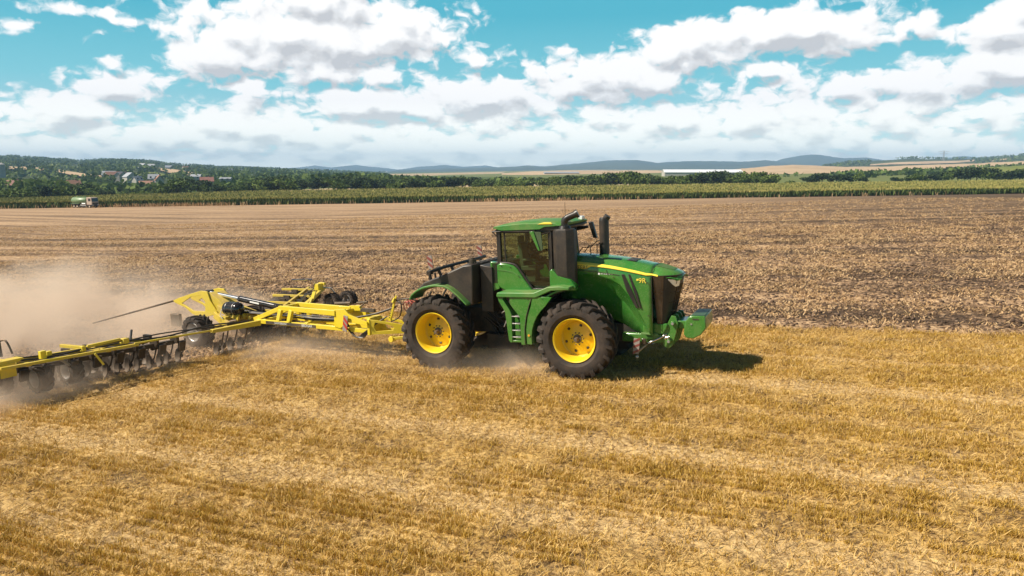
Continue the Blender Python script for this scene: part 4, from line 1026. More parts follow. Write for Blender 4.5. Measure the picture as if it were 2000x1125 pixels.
# ================================================================ cultivator
IM = Matrix(((HI.x, LI.x, UI.x, I0.x), (HI.y, LI.y, UI.y, I0.y), (HI.z, LI.z, UI.z, I0.z), (0, 0, 0, 1)))
CU = empty('disc_cultivator', mat=IM)
tag(CU, 'long yellow trailed disc cultivator with wide wings half hidden in dust behind the tractor', 'cultivator')
def beam_x(y):
    """front tool beam: both wings trail a little"""
    return 2.42 - 0.215 * (-y - .6) if y < -.6 else (2.42 if y < .7 else 2.42 - 0.70 * (y - .7))
def plate(poly, y0, y1, hole=None):
    m = MB()
    if hole:
        # keyhole polygon: outline, bridge, hole the other way round
        i = min(range(len(poly)), key=lambda k: (poly[k][0] - hole[0][0]) ** 2 + (poly[k][1] - hole[0][1]) ** 2)
        bmx = bmesh.new(); vs = [bmx.verts.new((p[0], y0, p[1])) for p in poly]; hs = [bmx.verts.new((p[0], y0, p[1])) for p in hole]
        es = [bmx.edges.new((vs[k], vs[(k + 1) % len(vs)])) for k in range(len(vs))] + [bmx.edges.new((hs[k], hs[(k + 1) % len(hs)])) for k in range(len(hs))]
        bmesh.ops.triangle_fill(bmx, edges=es, use_beauty=True, use_dissolve=False)
        ret = bmesh.ops.extrude_face_region(bmx, geom=bmx.faces[:])
        bmesh.ops.translate(bmx, vec=(0, y1 - y0, 0), verts=[g for g in ret['geom'] if isinstance(g, bmesh.types.BMVert)])
        bmx.verts.index_update(); m.add([v.co.copy() for v in bmx.verts], [tuple(v.index for v in f.verts) for f in bmx.faces]); bmx.free()
    else: m.prism(poly, y0, y1)
    return m
def implement():
    Y_ = M['imp']
    # -- main frame: lower rails, upper rails, posts and braces
    for s in (-1, 1):
        m = MB(); m.beam((6.30, s * .22, .74), (2.0, s * .46, .83), .11, .125); m.build('lower_rail', Y_, CU, bevel=.01)
        m = MB(); m.beam((5.15, s * .34, 1.22), (2.92, s * .36, 1.27), .10, .165, h2=.13); m.beam((3.0, s * .36, 1.27), (1.85, s * .40, .86), .10, .13)
        m.build('upper_rail', Y_, CU, bevel=.01)
        for x in (2.98, 3.42): m = MB(); m.beam((x, s * .37, 1.22), (x - .08, s * .42, .88), .10, .13, up=(1, 0, 0)); m.build('frame_post', Y_, CU, bevel=.008)
        m = MB(); m.prism([(5.10, 1.33), (5.50, 1.36), (5.62, 1.22), (6.30, 1.02), (6.32, .92), (5.6, .98), (5.30, .78), (5.08, .82)], s * .36, s * .31); m.build('gusset_plate', Y_, CU, bevel=.006)
        # A-frame arms with long slots
        m = plate([(6.34, 1.08), (6.50, 1.06), (7.72, .82), (7.78, .66), (6.42, .65), (6.34, .65)], -.02, .02, hole=[(6.48, .99), (6.86, .92), (7.02, .85), (6.98, .76), (6.50, .74), (6.44, .86)])
        o = m.build('drawbar_arm', Y_, CU, bevel=.006); o.location = (0, s * .25 + .0, 0); o.rotation_euler = (0, 0, 0.0); 
        o.matrix_local = Matrix.Translation((6.34, s * .26, 0)) @ Matrix.Rotation(R(22 - s * 6), 4, 'Z') @ Matrix.Translation((-6.34, 0, 0))
    m = MB(); m.box((6.30, 0, .86), (.09, .60, .46)); m.box((6.24, 0, 1.10), (.2, .5, .05)); m.build('hitch_plate', Y_, CU, bevel=.01)
    for c_, d_ in (((4.0, 0, .84), (.12, .8, .10)), ((2.3, 0, .84), (.12, .9, .12)), ((5.2, 0, 1.2), (.1, .66, .12)), ((2.98, 0, 1.26), (.1, .7, .1))): m = MB(); m.box(c_, d_); m.build('cross_member', Y_, CU, bevel=.01)
    m = MB(); m.beam((6.9, .05, .52), (7.6, .42, .56), .10, .08); m.cyl((6.86, -.04, .50), (6.86, .16, .50), .085, n=14); m.build('parking_hook', Y_, CU, bevel=.008)
    m = MB(); m.cyl((7.45, .45, .72), (7.75, .62, .70), .09, n=14); m.box((7.8, .65, .70), (.25, .2, .1)); m.build('hitch_eye', M['iron'], CU, bevel=.01)
    # hose post with red coils
    m = MB(); m.beam((6.80, .05, 1.02), (7.04, .10, 1.74), .07, .09, w2=.03, h2=.05); m.cyl((6.97, .04, 1.55), (7.0, .06, 1.68), .055, .03, n=10); po = m.build('hose_post', Y_, CU, bevel=.006)
    for k in range(6): z = 1.12 + k * .065; m = MB(); m.box((6.835 + k * .021, .0, z), (.03, .012, .028)); m.build('post_hole', M['chassis'], po)
    for j, (cx_, cz_, rr) in enumerate(((7.28, 1.42, .12), (7.42, 1.52, .10), (7.52, 1.42, .11))):
        m = MB(); P = [(cx_ + rr * math.cos(t), .2 + .02 * t, cz_ + rr * math.sin(t) * 1.2) for t in np.linspace(0, 15, 60)]; m.tube(P, .013, 5); m.build('red_coil_hose', M['redhose'], CU)
    r_ = random.Random(3)
    m = MB()
    m.tube([(4.9, -.15, .95), (5.8, -.2, 1.1), (6.4, 0, 1.22), (7.0, .12, 1.42)], .03, 6, smooth=4)
    for k in range(4): m.tube([(5.35, -.30 + .05 * k, .98), (5.75, -.34 + .04 * k, .62 - .03 * k), (6.1, -.3, .56 + .04 * k), (6.35, -.22, .86), (6.75, .0, 1.15)], .02, 6, smooth=5)
    for k in range(6): m.tube([(5.3, -.2 + .07 * k, .98), (4.2, -.22 + .08 * k, .92 + r_.random() * .05), (3.0, -.2 + .07 * k, .95 + r_.random() * .06), (1.6, -.1 + .06 * k, .98), (.4, -.2 + .1 * k, 1.0)], .017, 6, smooth=4)
    m.tube([(6.98, .12, 1.6), (7.2, .1, 1.5), (7.12, .1, 1.15), (6.85, .05, 1.0)], .018, 6, smooth=5); m.tube([(6.98, .12, 1.6), (7.45, .15, 1.66), (7.9, .4, 1.5)], .02, 6, smooth=5)
    m.build('hydraulic_hoses', M['black'], CU)
    m = MB(); m.cyl((4.75, .1, 1.42), (5.35, .1, 1.46), .045, n=8); m.cyl((5.5, .2, 1.45), (5.9, .2, 1.5), .03, n=8); m.tube([(5.5, .3, 1.3), (5.7, .35, 1.45), (5.68, .35, 1.62)], .02, 6); m.box((5.9, .2, 1.25), (.5, .1, .1)); m.build('valve_block', M['iron'], CU)
    m = MB(); m.box((5.56, -.42, .95), (.16, .025, .46), (0, .18, 0)); wb = m.build('warning_board', M['board'], CU, bevel=.004)
    m = MB()
    for zc in (-.12, .04): m.prism([(-.08, zc + .10), (.08, zc - .04), (.08, zc + .06), (-.08, zc + .2)], -.016, .016)
    q = m.build('red_bar', M['red'], wb); q.location = (5.56, -.42, .93); q.rotation_euler = (0, .18, 0)
    # maker's strip on the near rail
    xa = Vector((-4.3, -.24, .09)).normalized() * -1; ya = Vector((0, 0, 1)); za = xa.cross(ya).normalized(); ya = za.cross(xa)
    def rail(t, off): p = Vector((6.30, -.22, .74)).lerp(Vector((2.0, -.46, .83)), t); return p + za * off
    m = MB(); c = rail(.68, .062); a_, b_ = rail(.90, .063), rail(.45, .063); m.beam(a_, b_, .006, .085); st = m.build('maker_strip', M['decalgrey'], CU)
    m = MB()
    for t, body, sz in ((.525, "BEDNAR", .105), (.76, "SWIFTERDISC", .082)):
        mt = Matrix((xa, ya, za)).transposed().to_4x4(); mt.translation = rail(t, .069) - ya * .004; m.text(body, sz, mt, .002)
    m.build('maker_lettering', M['white'], st, smooth=0)
    # -- folding cylinder
    m = MB(); m.cyl((-.60, 0, 1.56), (.95, 0, 1.385), .062, n=14); cy = m.build('cylinder_rod', M['chrome'], CU)
    m = MB(); m.cyl((.78, 0, 1.405), (2.55, 0, 1.21), .098, n=18); 
    ba = m.build('cylinder_barrel', M['black_gloss'], CU, bevel=.006)
    for c_ in ((2.5, 1.215), (-.62, 1.565)): m = MB(); m.cyl((c_[0], -.12, c_[1]), (c_[0], .12, c_[1]), .075, n=12); m.build('cylinder_pin', M['black_gloss'], CU)
    m = MB(); m.tube([(.9, -.085, 1.46), (1.8, -.085, 1.36), (2.4, -.085, 1.29)], .018, 6); m.build('barrel_glint', M['chrome'], ba)  # bright strip added along the barrel as its sun highlight
    m = MB(); m.beam((1.35, -.101, 1.345), (1.75, -.101, 1.30), .004, .05); m.build('barrel_sticker', M['white'], ba)
    # -- tower over the axle
    outer = [(-.30, 1.64), (-.62, 1.66), (-1.12, 1.54), (-1.8, 1.36), (-2.05, 1.27), (-1.95, 1.20), (-1.45, 1.06), (-1.15, .88), (-.80, .76), (-.25, .84), (.12, .95), (-.02, 1.14), (-.20, 1.36)]
    hole = [(-.66, 1.50), (-.44, 1.30), (-.48, .98), (-1.05, .97), (-1.62, 1.20), (-1.12, 1.44)]
    for s in (-1, 1):
        m = plate(outer, s * .36, s * .31, hole); m.build('tower_plate', M['imp_mid'], CU, bevel=.008)
        m = MB(); m.beam((.10, s * .33, 1.12), (1.1, s * .36, .86), .07, .20); m.beam((-.1, s * .30, .88), (.9, s * .62, .64), .10, .24); m.build('axle_arm', M['imp_dusty'], CU, bevel=.01)
    m = MB(); m.prism([(-.36, 1.60), (-.26, 1.60), (.62, 1.06), (.60, .98), (-.1, 1.10)], -.30, .30); m.build('tower_web', M['imp_dusty'], CU, bevel=.006)
    m = MB(); m.box((.2, 0, .52), (.18, 1.5, .16)); m.box((.55, 0, .82), (.3, 1.1, .14)); m.build('axle', M['imp_dusty'], CU, bevel=.01)
    m = MB(); m.sphere((.54, -.28, 1.12), (.16, .22, .22), 18, 12); m.sphere((1.0, -.28, 1.12), (.16, .22, .22), 18, 12); m.cyl((.54, -.28, 1.12), (1.0, -.28, 1.12), .22, n=28); at_ = m.build('air_tank', M['black_gloss'], CU, smooth=60)
    m = MB()
    for x in (.62, .92): m.lathe([(.224, -.012), (.23, 0), (.224, .012)], 24)
    m = MB()
    for x in (.62, .94): P = [(x, -.28 + .226 * math.cos(t), 1.12 + .226 * math.sin(t)) for t in np.linspace(0, 6.3, 24)]; m.tube(P, .008, 5)
    m.tube([(.40, -.42, 1.12), (.52, -.60, .95), (.66, -.62, .84)], .014, 6); m.build('tank_strap', M['silver'], at_)
    m = MB(); r_ = random.Random(8)
    for k in range(10): c = (.5 + r_.random() * .9, -.45 + r_.random() * .6, .82 + r_.random() * .14); m.box(c, (.08 + r_.random() * .16, .08 + r_.random() * .1, .06 + .08 * r_.random()), (0, r_.uniform(-.3, .3), r_.uniform(-.5, .5)))
    m.build('pin_brackets', M['imp_dusty'], CU, bevel=.006)
    # brushed end of the cylinder run and the rear rod in the dust
    m = MB(); m.tube([(-2.1, .0, 1.28), (-3.0, -1.1, .98), (-4.0, -2.0, .68)], [.035, .03, .02], 8); m.build('rear_strut', M['iron'], CU)
    m = MB(); m.box((-1.75, -.52, .66), (.45, .12, .42)); m.build('rear_guard', M['iron'], CU, bevel=.02)
    # -- wheels
    big = None; small = None
    def wheel(x, y, Rw, Ww, store):
        w = empty('wheel', (x, y, Rw * .97), CU)
        if store is None:
            ty = tyre_mb(Rw, Ww, Rw * .56, 16, lug=Rw * .055, ang=.5, lw=.11).build('tyre', M['tyre'], w, smooth=32)
            m = MB(); r = Rw * .54; h = Ww / 2
            m.lathe([(r - .004, -h * .78), (r + .015, -h * .84), (r + .03, -h * .8), (r - .01, -h * .5), (r - .02, h * .5), (r + .02, h * .8)], 40)
            m.lathe([(r - .004, -h * .78), (r - .02, -h * .6), (r - .035, h * .25), (r - .06, h * .34), (r * .5, h * .25), (.05, h * .15), (.01, h * .15)], 40)
            m.cyl((0, h * .2, 0), (0, -h * .3, 0), Rw * .12, Rw * .10, n=12)
            ri = m.build('rim', M['silver'], w, smooth=50); store = (ty.data, ri.data)
        else:
            for nm, d in zip(('tyre', 'rim'), store):
                o = bpy.data.objects.new(nm, d); COL.objects.link(o); o.parent = w
        return store
    big = wheel(.02, -1.06, .51, .50, None); wheel(.2, 1.02, .51, .50, big)
    sm = wheel(.75, -6.33, .37, .34, None)
    for x, y in ((.65, -5.50), (.05, -6.92), (-.45, 5.55), (-.28, 6.30)): wheel(x, y, .37, .34, sm)
    # -- wings: beams, discs, roller
    disc_me = None; r9 = random.Random(9)
    for s in (-1, 1):
        ys = np.linspace(.75, 7.3 if s < 0 else 6.1, 12) * s
        m = MB(); y0, y1 = ys[0], ys[-1]
        if s < 0:
            m.beam((beam_x(-.7), -.7, .84), (beam_x(-2.2), -2.2, .84), .14, .16, h2=.10); m.beam((beam_x(-2.1), -2.1, .86), (beam_x(-4.3), -4.3, .88), .05, .05); m.beam((beam_x(-4.2), -4.2, .84), (beam_x(y1), y1, .84), .085, .07)
        else: m.beam((beam_x(y0), y0, .84), (beam_x(y1), y1, .84), .12, .12)
        wg = m.build('wing_beam', M['imp_mid'], CU, bevel=.01)
        m = MB(); ya = y0 if s > 0 else -3.6
        m.beam((beam_x(ya) - .95, ya, .80), (beam_x(y1) - .85, y1, .80), .10, .10)
        for y in ys[1::3]:
            if s < 0 and y > -3.6: continue
            m.beam((beam_x(y), y, .82), (beam_x(y) - 2.2, y, .78), .09, .09)
        m.build('wing_frame', M['imp_dusty'], wg, bevel=.008)
        for dx, lo in ((-.62, -2.9), (-1.5, -3.1)):
            ya = y0 if s > 0 else lo
            m = MB(); m.beam((beam_x(ya) + dx, ya, .62), (beam_x(y1) + dx, y1, .62), .14, .12)
            for y in np.linspace(ya, y1, 9): m.box((beam_x(y) + dx + .05, y, .70), (.3, .08, .22)); m.box((beam_x(y) + dx + .2, y + .1, .50), (.08, .2, .3), (0, .3, 0))
            m.build('gang_carrier', M['darkiron'], wg)
        m = MB(); yy = np.linspace(y0, y1, 25)
        m.tube([(beam_x(y) - .25, y, .93 + .05 * math.sin(y * 2.3)) for y in yy], .022, 6); m.tube([(beam_x(y) - .38, y, .92 + .04 * math.sin(y * 1.7 + 1)) for y in yy], .018, 6)
        m.build('wing_hoses', M['black'], wg)
        m = MB(); ya = y0 if s > 0 else -3.5
        m.cyl((beam_x(ya) - 2.3, ya, .30), (beam_x(y1) - 2.2, y1, .30), .26, n=16)
        for y in np.linspace(ya, y1, 26): m.cyl((beam_x(y) - 2.27, y - .05, .30), (beam_x(y) - 2.27, y + .05, .30), .31, n=16)
        m.build('packer_roller', M['darkiron'], CU)
        for row, dx in ((0, -.70), (1, -1.50)):
            for k in range(24):
                y = y0 + (y1 - y0) * (k + .5 * row + .3) / 24
                if (row == 0 and (-2.7 < y < -1.75 or y < -4.9 or y > 4.9)) or (row == 1 and y > -2.9 and s < 0): continue
                if disc_me is None:
                    m = MB(); m.lathe([(.0, .045), (.09, .03), (.16, .005), (.215, -.035), (.215, -.043), (.16, -.006), (.10, .018), (0, .03)], 20)
                    m.tube([(0, .02, 0), (.0, .10, .12), (.10, .10, .36), (.22, .06, .52)], .022, 5); m.cyl((0, 0, 0), (0, .09, 0), .05, n=8)
                    d = m.build('disc', M['darkiron'], wg, smooth=45); disc_me = d.data
                else: d = bpy.data.objects.new('disc', disc_me); COL.objects.link(d); d.parent = wg
                d.location = (beam_x(y) + dx + r9.uniform(-.10, .10), y, .17 + r9.uniform(-.02, .03)); d.rotation_euler = (R(-8), 0, R(-16 if row == 0 else 16))
    # fittings on the wings
    def W_(y, dx, z): return (beam_x(y) + dx, y, z)
    m = MB(); m.box(W_(-6.35, -.15, .98), (.12, .14, .20)); m.box(W_(-6.15, -.30, .97), (.12, .12, .10)); m.build('fold_bracket', Y_, CU, bevel=.01)
    m = MB(); m.beam(W_(-5.3, -.25, .98), W_(-4.5, -.25, 1.02), .09, .07); m.box(W_(-5.4, -.25, .94), (.12, .10, .14)); m.box(W_(-4.4, -.25, .96), (.2, .16, .14)); m.build('wing_ram', M['imp_mid'], CU, bevel=.012)
    m = MB(); m.tube([W_(-6.1, .0, .85), W_(-5.75, -.35, .62), W_(-5.5, -.55, .42)], .035, 8); m.build('wheel_arm', M['silver'], CU)
    m = MB(); m.beam(W_(-5.3, .05, .82), W_(-5.15, .10, .5), .12, .05); m.build('skid_bracket', Y_, CU, bevel=.006)
    m = MB(); m.prism([(.66, .88), (.70, .56), (.80, .52), (.88, .92), (.6, .96), (-.6, .96), (-.6, .88)], -7.36, -7.30); m.prism([(.55, .90), (.86, .90), (.86, .98), (.55, .98)], -7.3, -6.7); m.box((.85, -7.08, .74), (.04, .36, .34)); m.build('end_frame', M['imp_mid'], CU, bevel=.008)
    m = MB(); m.beam((-1.3, -6.2, .7), (-1.35, -6.2, 1.35), .10, .14, up=(1, 0, 0)); m.tube([(-1.3, -6.2, 1.1), (-1.0, -6.15, 1.15), (-.85, -6.1, .8)], .025, 6, smooth=4); m.build('lamp_post', M['iron'], CU)
    m = MB(); m.box((-1.28, -6.24, 1.12), (.1, .1, .14)); m.build('tail_lamp', M['red'], CU)
    m = MB(); m.beam(W_(-4.2, -.35, .9), W_(-4.05, -.5, 1.18), .04, .05, up=(1, 0, 0)); m.build('marker_stub', M['black'], CU)
    m = MB(); m.box(W_(5.2, -.05, 1.02), (.22, .3, .26)); m.box(W_(5.35, .1, 1.12), (.3, .1, .1)); m.build('fold_bracket', Y_, CU, bevel=.01)
    m = MB(); m.beam(W_(3.2, .1, .86), W_(3.9, .05, 1.02), .12, .09); m.beam(W_(1.4, .35, .88), W_(3.2, .1, .92), .05, .05); m.build('wing_ram', Y_, CU, bevel=.01)
    m = MB(); m.tube([W_(5.3, .05, 1.0), W_(5.45, .5, .95), W_(5.8, .7, .6)], .03, 7); m.build('wheel_arm', M['silver'], CU)
    m = MB(); m.tube([(-1.6, 4.6, 1.35), (-.9, 5.0, 1.33)], .035, 8); m.build('wing_ram_rod', M['chrome'], CU)
implement()
# ================================================================ dust
def dust(name, M4, dims, dens, seed, col=(0.94, 0.80, 0.67), prof='plume'):
    m = MB(); m.box((0, 0, 0), (1, 1, 1)); o = m.build(name, [bpy.data.materials.new(name)], smooth=0); o.matrix_world = M4 @ Matrix.Diagonal((*dims, 1))
    mt = o.data.materials[0]; mt.use_nodes = True; t = mt.node_tree; t.nodes.clear(); T = NT(t)
    out = T.new('ShaderNodeOutputMaterial'); v = T.new('ShaderNodeVolumePrincipled'); t.links.new(v.outputs[0], out.inputs[1])
    tc = T.new('ShaderNodeTexCoord'); p = tc.outputs['Object']; s = T.sep(p)      # -0.5 .. 0.5
    q = T.v('MULTIPLY', p, dims)
    n = T.noise(T.v('ADD', q, (seed, 0, 0)), 0.42, 4, 0.6, 0.4)
    n2 = T.noise(T.v('ADD', q, (seed + 9, 0, 0)), 0.14, 2, 0.5)
    def edge(a, w): return T.mr(T.m('ABSOLUTE', a), 0.5 - w, 0.5, 1, 0, 'SMOOTHSTEP')
    if prof == 'plume':
        # x runs backwards (-) from the discs: low and thin at the front, tall behind
        back = T.mr(s[0], 0.45, -0.05, 0.2, 1.0)
        top = T.m('ADD', 0.10, T.m('MULTIPLY', back, 0.80))
        hz = T.m('ADD', s[2], 0.5)
        vert = T.mr(T.m('SUBTRACT', hz, T.m('MULTIPLY', T.m('SUBTRACT', n, .5), .9)), 0.0, top, 1, 0)
        f = T.m('MULTIPLY', T.m('MULTIPLY', vert, T.mr(s[0], 0.5, 0.36, 0.0, 1.0)), edge(s[1], 0.22)); f = T.m('MULTIPLY', f, T.mr(s[0], -0.5, -0.4, 0, 1))
    else:
        f = T.m('MULTIPLY', T.m('MULTIPLY', edge(s[0], .35), edge(s[1], .35)), T.mr(s[2], -0.5, 0.45, 1, 0))
    nn = T.mr(T.m('ADD', T.m('MULTIPLY', n, .62), T.m('MULTIPLY', n2, .38)), 0.40, 0.66, 0.04, 1.0)
    T.put(v.inputs['Density'], T.m('MULTIPLY', T.m('MULTIPLY', f, nn), dens)); v.inputs['Color'].default_value = (*col, 1); v.inputs['Anisotropy'].default_value = 0.0
    tag(o, kind='stuff'); return o
def IMT(x, y, z): return IM @ Matrix.Translation((x, y, z))
dust('dust_cloud', IMT(-6.75, -2.9, 1.25), (17.8, 15.5, 2.8), 1.2, 3.0)
dust('wheel_dust', TM @ Matrix.Translation((-2.6, -.7, .30)), (4.8, 3.4, .75), 1.3, 11.0, prof='puff')
dust('track_dust', TM @ Matrix.Translation((-8.0, -.9, .25)), (8.5, 4.6, .85), 0.95, 21.0, prof='puff')
# ================================================================ distance: hills, woods, village
def interp(px, pts): return float(np.interp(px, [p[0] for p in pts], [p[1] for p in pts]))
def land_mat(name, stops, scale, bump=0.0):
    m, T, b, out = mat_new(name)
    P = T.new('ShaderNodeNewGeometry').outputs['Position']
    n = T.noise(P, scale, 6, 0.62); n2 = T.noise(P, scale * 9, 4, 0.6)
    T.put(b.inputs['Base Color'], T.ramp(T.m('ADD', T.m('MULTIPLY', n, .6), T.m('MULTIPLY', n2, .4)), stops)); b.inputs['Roughness'].default_value = .95; b.inputs['Specular IOR Level'].default_value = .1
    if bump:
        bp = T.new('ShaderNodeBump'); bp.inputs['Strength'].default_value = 1.0; bp.inputs['Distance'].default_value = bump; T.put(bp.inputs['Height'], n2); T.l.new(bp.outputs[0], b.inputs['Normal'])
    return m
M['wood'] = land_mat('wooded_hill', [(0.35, (0.018, 0.030, 0.010)), (0.5, (0.045, 0.062, 0.018)), (0.65, (0.10, 0.115, 0.034))], 0.006, 3)
M['mount'] = land_mat('mountain_forest', [(0.35, (0.030, 0.042, 0.025)), (0.65, (0.07, 0.085, 0.045))], 0.0012, 14)
M['ripe'] = land_mat('ripe_field', [(0.35, (0.36, 0.255, 0.155)), (0.65, (0.50, 0.37, 0.24))], 0.01)
M['pasture'] = land_mat('green_field', [(0.35, (0.11, 0.14, 0.028)), (0.65, (0.22, 0.23, 0.055))], 0.008)
class Hill:
    def __init__(s, name, crest, d0, d1, mat, base=None, rough=2.0, step=8, seed=0, rows=14):
        s.c = crest; s.d0 = d0; s.d1 = d1; s.rough = rough; s.seed = seed
        xs = np.arange(crest[0][0], crest[-1][0] + 1, step); V = []
        T_ = list(np.linspace(0, 1, rows)) + [1.06, 1.25, 1.6]
        for px in xs:
            for t in T_: V.append(s.pt(px, t))
        nr = len(T_); nx = len(xs)
        i = (np.arange(nx - 1)[:, None] * nr + np.arange(nr - 1)[None]).ravel()
        F = np.stack([i, i + nr, i + nr + 1, i + 1], 1)
        s.o = np_mesh(name, np.array(V), F, mat, 4, smooth=True); tag(s.o, kind='structure')
    def pt(s, px, t):
        u = (px - 1000) / 1450.0; d = s.d0 + (s.d1 - s.d0) * min(t, 1.6)
        zb = float(gz(u * s.d0, s.d0)) - 2.0
        pc = ray_pt(px, interp(px, s.c), s.d1); zc = pc.z
        # fade the hill into the plain at both ends
        n = (float(fbm(px * .05 + s.seed, t * 6)) - .5) * s.rough + (float(fbm(px * .35 + s.seed, t * 20)) - .5) * s.rough * .4
        f = 1.0 if t >= 1 else 1 - (1 - t) ** 1.35
        z = zb + (zc - zb) * f + n * min(1, t * 1.5)
        if t > 1: z = zc + n - (t - 1) * (zc - zb) * 1.8
        return (u * d, d, z)
    def at(s, px, py):
        """point of the slope that shows at a given height"""
        u = (px - 1000) / 1450.0; best = None
        for t in np.linspace(0, 1, 60):
            x, y, z = s.pt(px, t); e = abs((CZ - z) / y * 1450.0 * 1.0 + 330 - py)
            if best is None or e < best[0]: best = (e, x, y, z)
        return Vector(best[1:])
    def patch(s, name, top, bot, mat, lift=1.2, step=10):
        xs = np.arange(top[0][0], top[-1][0] + 1, step); V = []; K = 4
        for px in xs:
            a, b = interp(px, top), interp(px, bot)
            for k in range(K):
                p = s.at(px, b + (a - b) * k / (K - 1)); V.append((p.x, p.y, p.z + lift))
        i = (np.arange(len(xs) - 1)[:, None] * K + np.arange(K - 1)[None]).ravel()
        o = np_mesh(name, np.array(V), np.stack([i, i + K, i + K + 1, i + 1], 1), mat, 4, smooth=True); tag(o, kind='structure'); return o
def build_hills():
    global HL, HR
    Hill('mountain', [(540, 331), (590, 327), (620, 323), (650, 327), (700, 322), (740, 327), (780, 331), (820, 326), (870, 322), (905, 326), (950, 323), (985, 329), (1010, 331)], 7000, 8600, M['mount'], rough=8, seed=3)
    Hill('mountain', [(760, 334), (800, 331), (880, 329), (960, 327), (1010, 325), (1030, 323), (1060, 325), (1130, 319), (1180, 314), (1240, 312), (1280, 318), (1330, 315), (1400, 315), (1440, 316), (1490, 313), (1540, 318), (1600, 321), (1700, 324), (1760, 328)], 4200, 6200, M['mount'], rough=7, seed=5)
    Hill('mountain', [(1490, 322), (1520, 310), (1550, 305), (1580, 301), (1610, 305), (1640, 309), (1680, 307), (1710, 312), (1760, 318), (1800, 322)], 5200, 6900, M['mount'], rough=7, seed=9)
    Hill('mountain', [(1800, 318), (1840, 308), (1870, 305), (1900, 308), (1960, 313), (2020, 320), (2100, 326)], 5200, 6900, M['mount'], rough=6, seed=12)
    HL = Hill('hill', [(-900, 322), (-500, 312), (-200, 306), (0, 308), (60, 309), (110, 313), (160, 316), (250, 314), (300, 317), (330, 322), (400, 325), (450, 329), (520, 331), (600, 334), (680, 337), (760, 341)], 560, 3000, M['wood'], rough=9, seed=21, step=6, rows=26)
    H2 = Hill('hill', [(380, 330), (430, 324), (470, 323), (520, 327), (560, 331), (640, 333), (720, 337), (800, 341)], 1900, 2900, M['wood'], rough=8, seed=31)
    H2.patch('ripe_field', [(440, 330), (520, 331), (600, 334), (660, 337)], [(440, 333), (520, 336), (600, 337.5), (660, 338)], M['ripe'])
    HR = Hill('hill', [(1560, 330), (1600, 325), (1650, 318), (1720, 313), (1760, 311), (1830, 311), (1900, 311), (1940, 307), (2000, 303), (2200, 300), (2700, 306)], 1500, 2700, M['wood'], rough=8, seed=41)
    HR.patch('ripe_field', [(1690, 322), (1740, 318), (1800, 316), (1860, 315), (1890, 313)], [(1690, 324), (1740, 322), (1800, 321), (1860, 319), (1890, 316)], M['ripe'])
    HR.patch('ripe_field', [(1920, 314), (1960, 310), (1970, 309)], [(1920, 317), (1960, 313), (1970, 312)], M['ripe'])
    # rolling farmland between
    HF = Hill('farmland_rise', [(1380, 333), (1440, 330), (1500, 324), (1540, 322), (1590, 324), (1640, 326), (1720, 325), (1800, 322), (1900, 319), (2000, 314), (2300, 306), (2700, 306)], 800, 1500, M['ripe'], rough=2, seed=51)
    HG = Hill('farmland_rise', [(1600, 345), (1680, 340), (1760, 336.5), (1830, 332), (1920, 327), (2000, 322), (2300, 314), (2700, 312)], 560, 900, M['pasture'], rough=.6, seed=61)
    HM = Hill('farmland_rise', [(980, 338), (1040, 335), (1110, 333), (1180, 334), (1260, 333), (1330, 334), (1460, 334), (1560, 336)], 1100, 1700, M['ripe'], rough=1.5, seed=71)
    HL.patch('ripe_field', [(-300, 322), (-40, 326), (0, 327), (60, 330), (115, 332)], [(-300, 327), (-40, 331), (0, 332), (60, 335), (115, 337)], M['ripe'], lift=3)
    HL.patch('ripe_field', [(118, 335), (150, 339), (180, 345), (216, 349)], [(118, 339), (150, 346), (180, 351), (216, 353)], M['ripe'], lift=3)
    HL.patch('ripe_field', [(312, 330), (340, 333), (370, 338), (398, 343)], [(312, 333), (340, 342), (370, 346), (398, 346)], M['ripe'], lift=3)
    HL.patch('pasture', [(270, 340), (300, 337), (330, 341), (350, 346)], [(270, 345), (300, 347), (330, 349), (350, 349)], M['pasture'])
    HL.patch('pasture', [(90, 321), (130, 323), (175, 328)], [(90, 323), (130, 327), (175, 330)], M['pasture'])
build_hills()
# ---------------------------------------------------------------- trees
ORD = ['first', 'second', 'third', 'fourth', 'fifth', 'sixth', 'seventh', 'eighth', 'ninth', 'tenth', 'eleventh', 'twelfth', 'thirteenth', 'fourteenth', 'fifteenth', 'sixteenth', 'seventeenth', 'eighteenth', 'nineteenth', 'twentieth']
SEG = [(100, 'below the pink-red roofed house'), (215, 'behind the green tanker lorry'), (340, 'below the long brick-red roof'), (430, 'below the bright red roof'), (590, 'right of the flat-topped white house'), (760, 'right of the far hamlet'), (900, 'left of the tractor roof'), (1070, 'behind the tractor roof'), (1180, 'just right of the exhaust stack'), (1290, 'left of the white hall'), (1400, 'before the white hall'), (1600, 'beyond the white hall')]
def leaf_mat(name, c0, c1, c2):
    m, T, b, out = mat_new(name)
    oi = T.new('ShaderNodeObjectInfo'); at = T.new('ShaderNodeAttribute', attribute_name='rnd')
    f = T.m('ADD', T.m('MULTIPLY', at.outputs['Fac'], .6), T.m('MULTIPLY', oi.outputs['Random'], .4))
    T.put(b.inputs['Base Color'], T.ramp(f, [(0.1, c0), (0.5, c1), (0.95, c2)])); b.inputs['Roughness'].default_value = .8; b.inputs['Specular IOR Level'].default_value = .2
    tl = T.new('ShaderNodeBsdfTranslucent'); T.put(tl.inputs[0], T.ramp(f, [(0.1, c0), (0.5, c1), (0.95, c2)])); mx = T.new('ShaderNodeMixShader'); mx.inputs[0].default_value = .2
    T.l.new(b.outputs[0], mx.inputs[1]); T.l.new(tl.outputs[0], mx.inputs[2]); T.l.new(mx.outputs[0], out.inputs[0]); return m
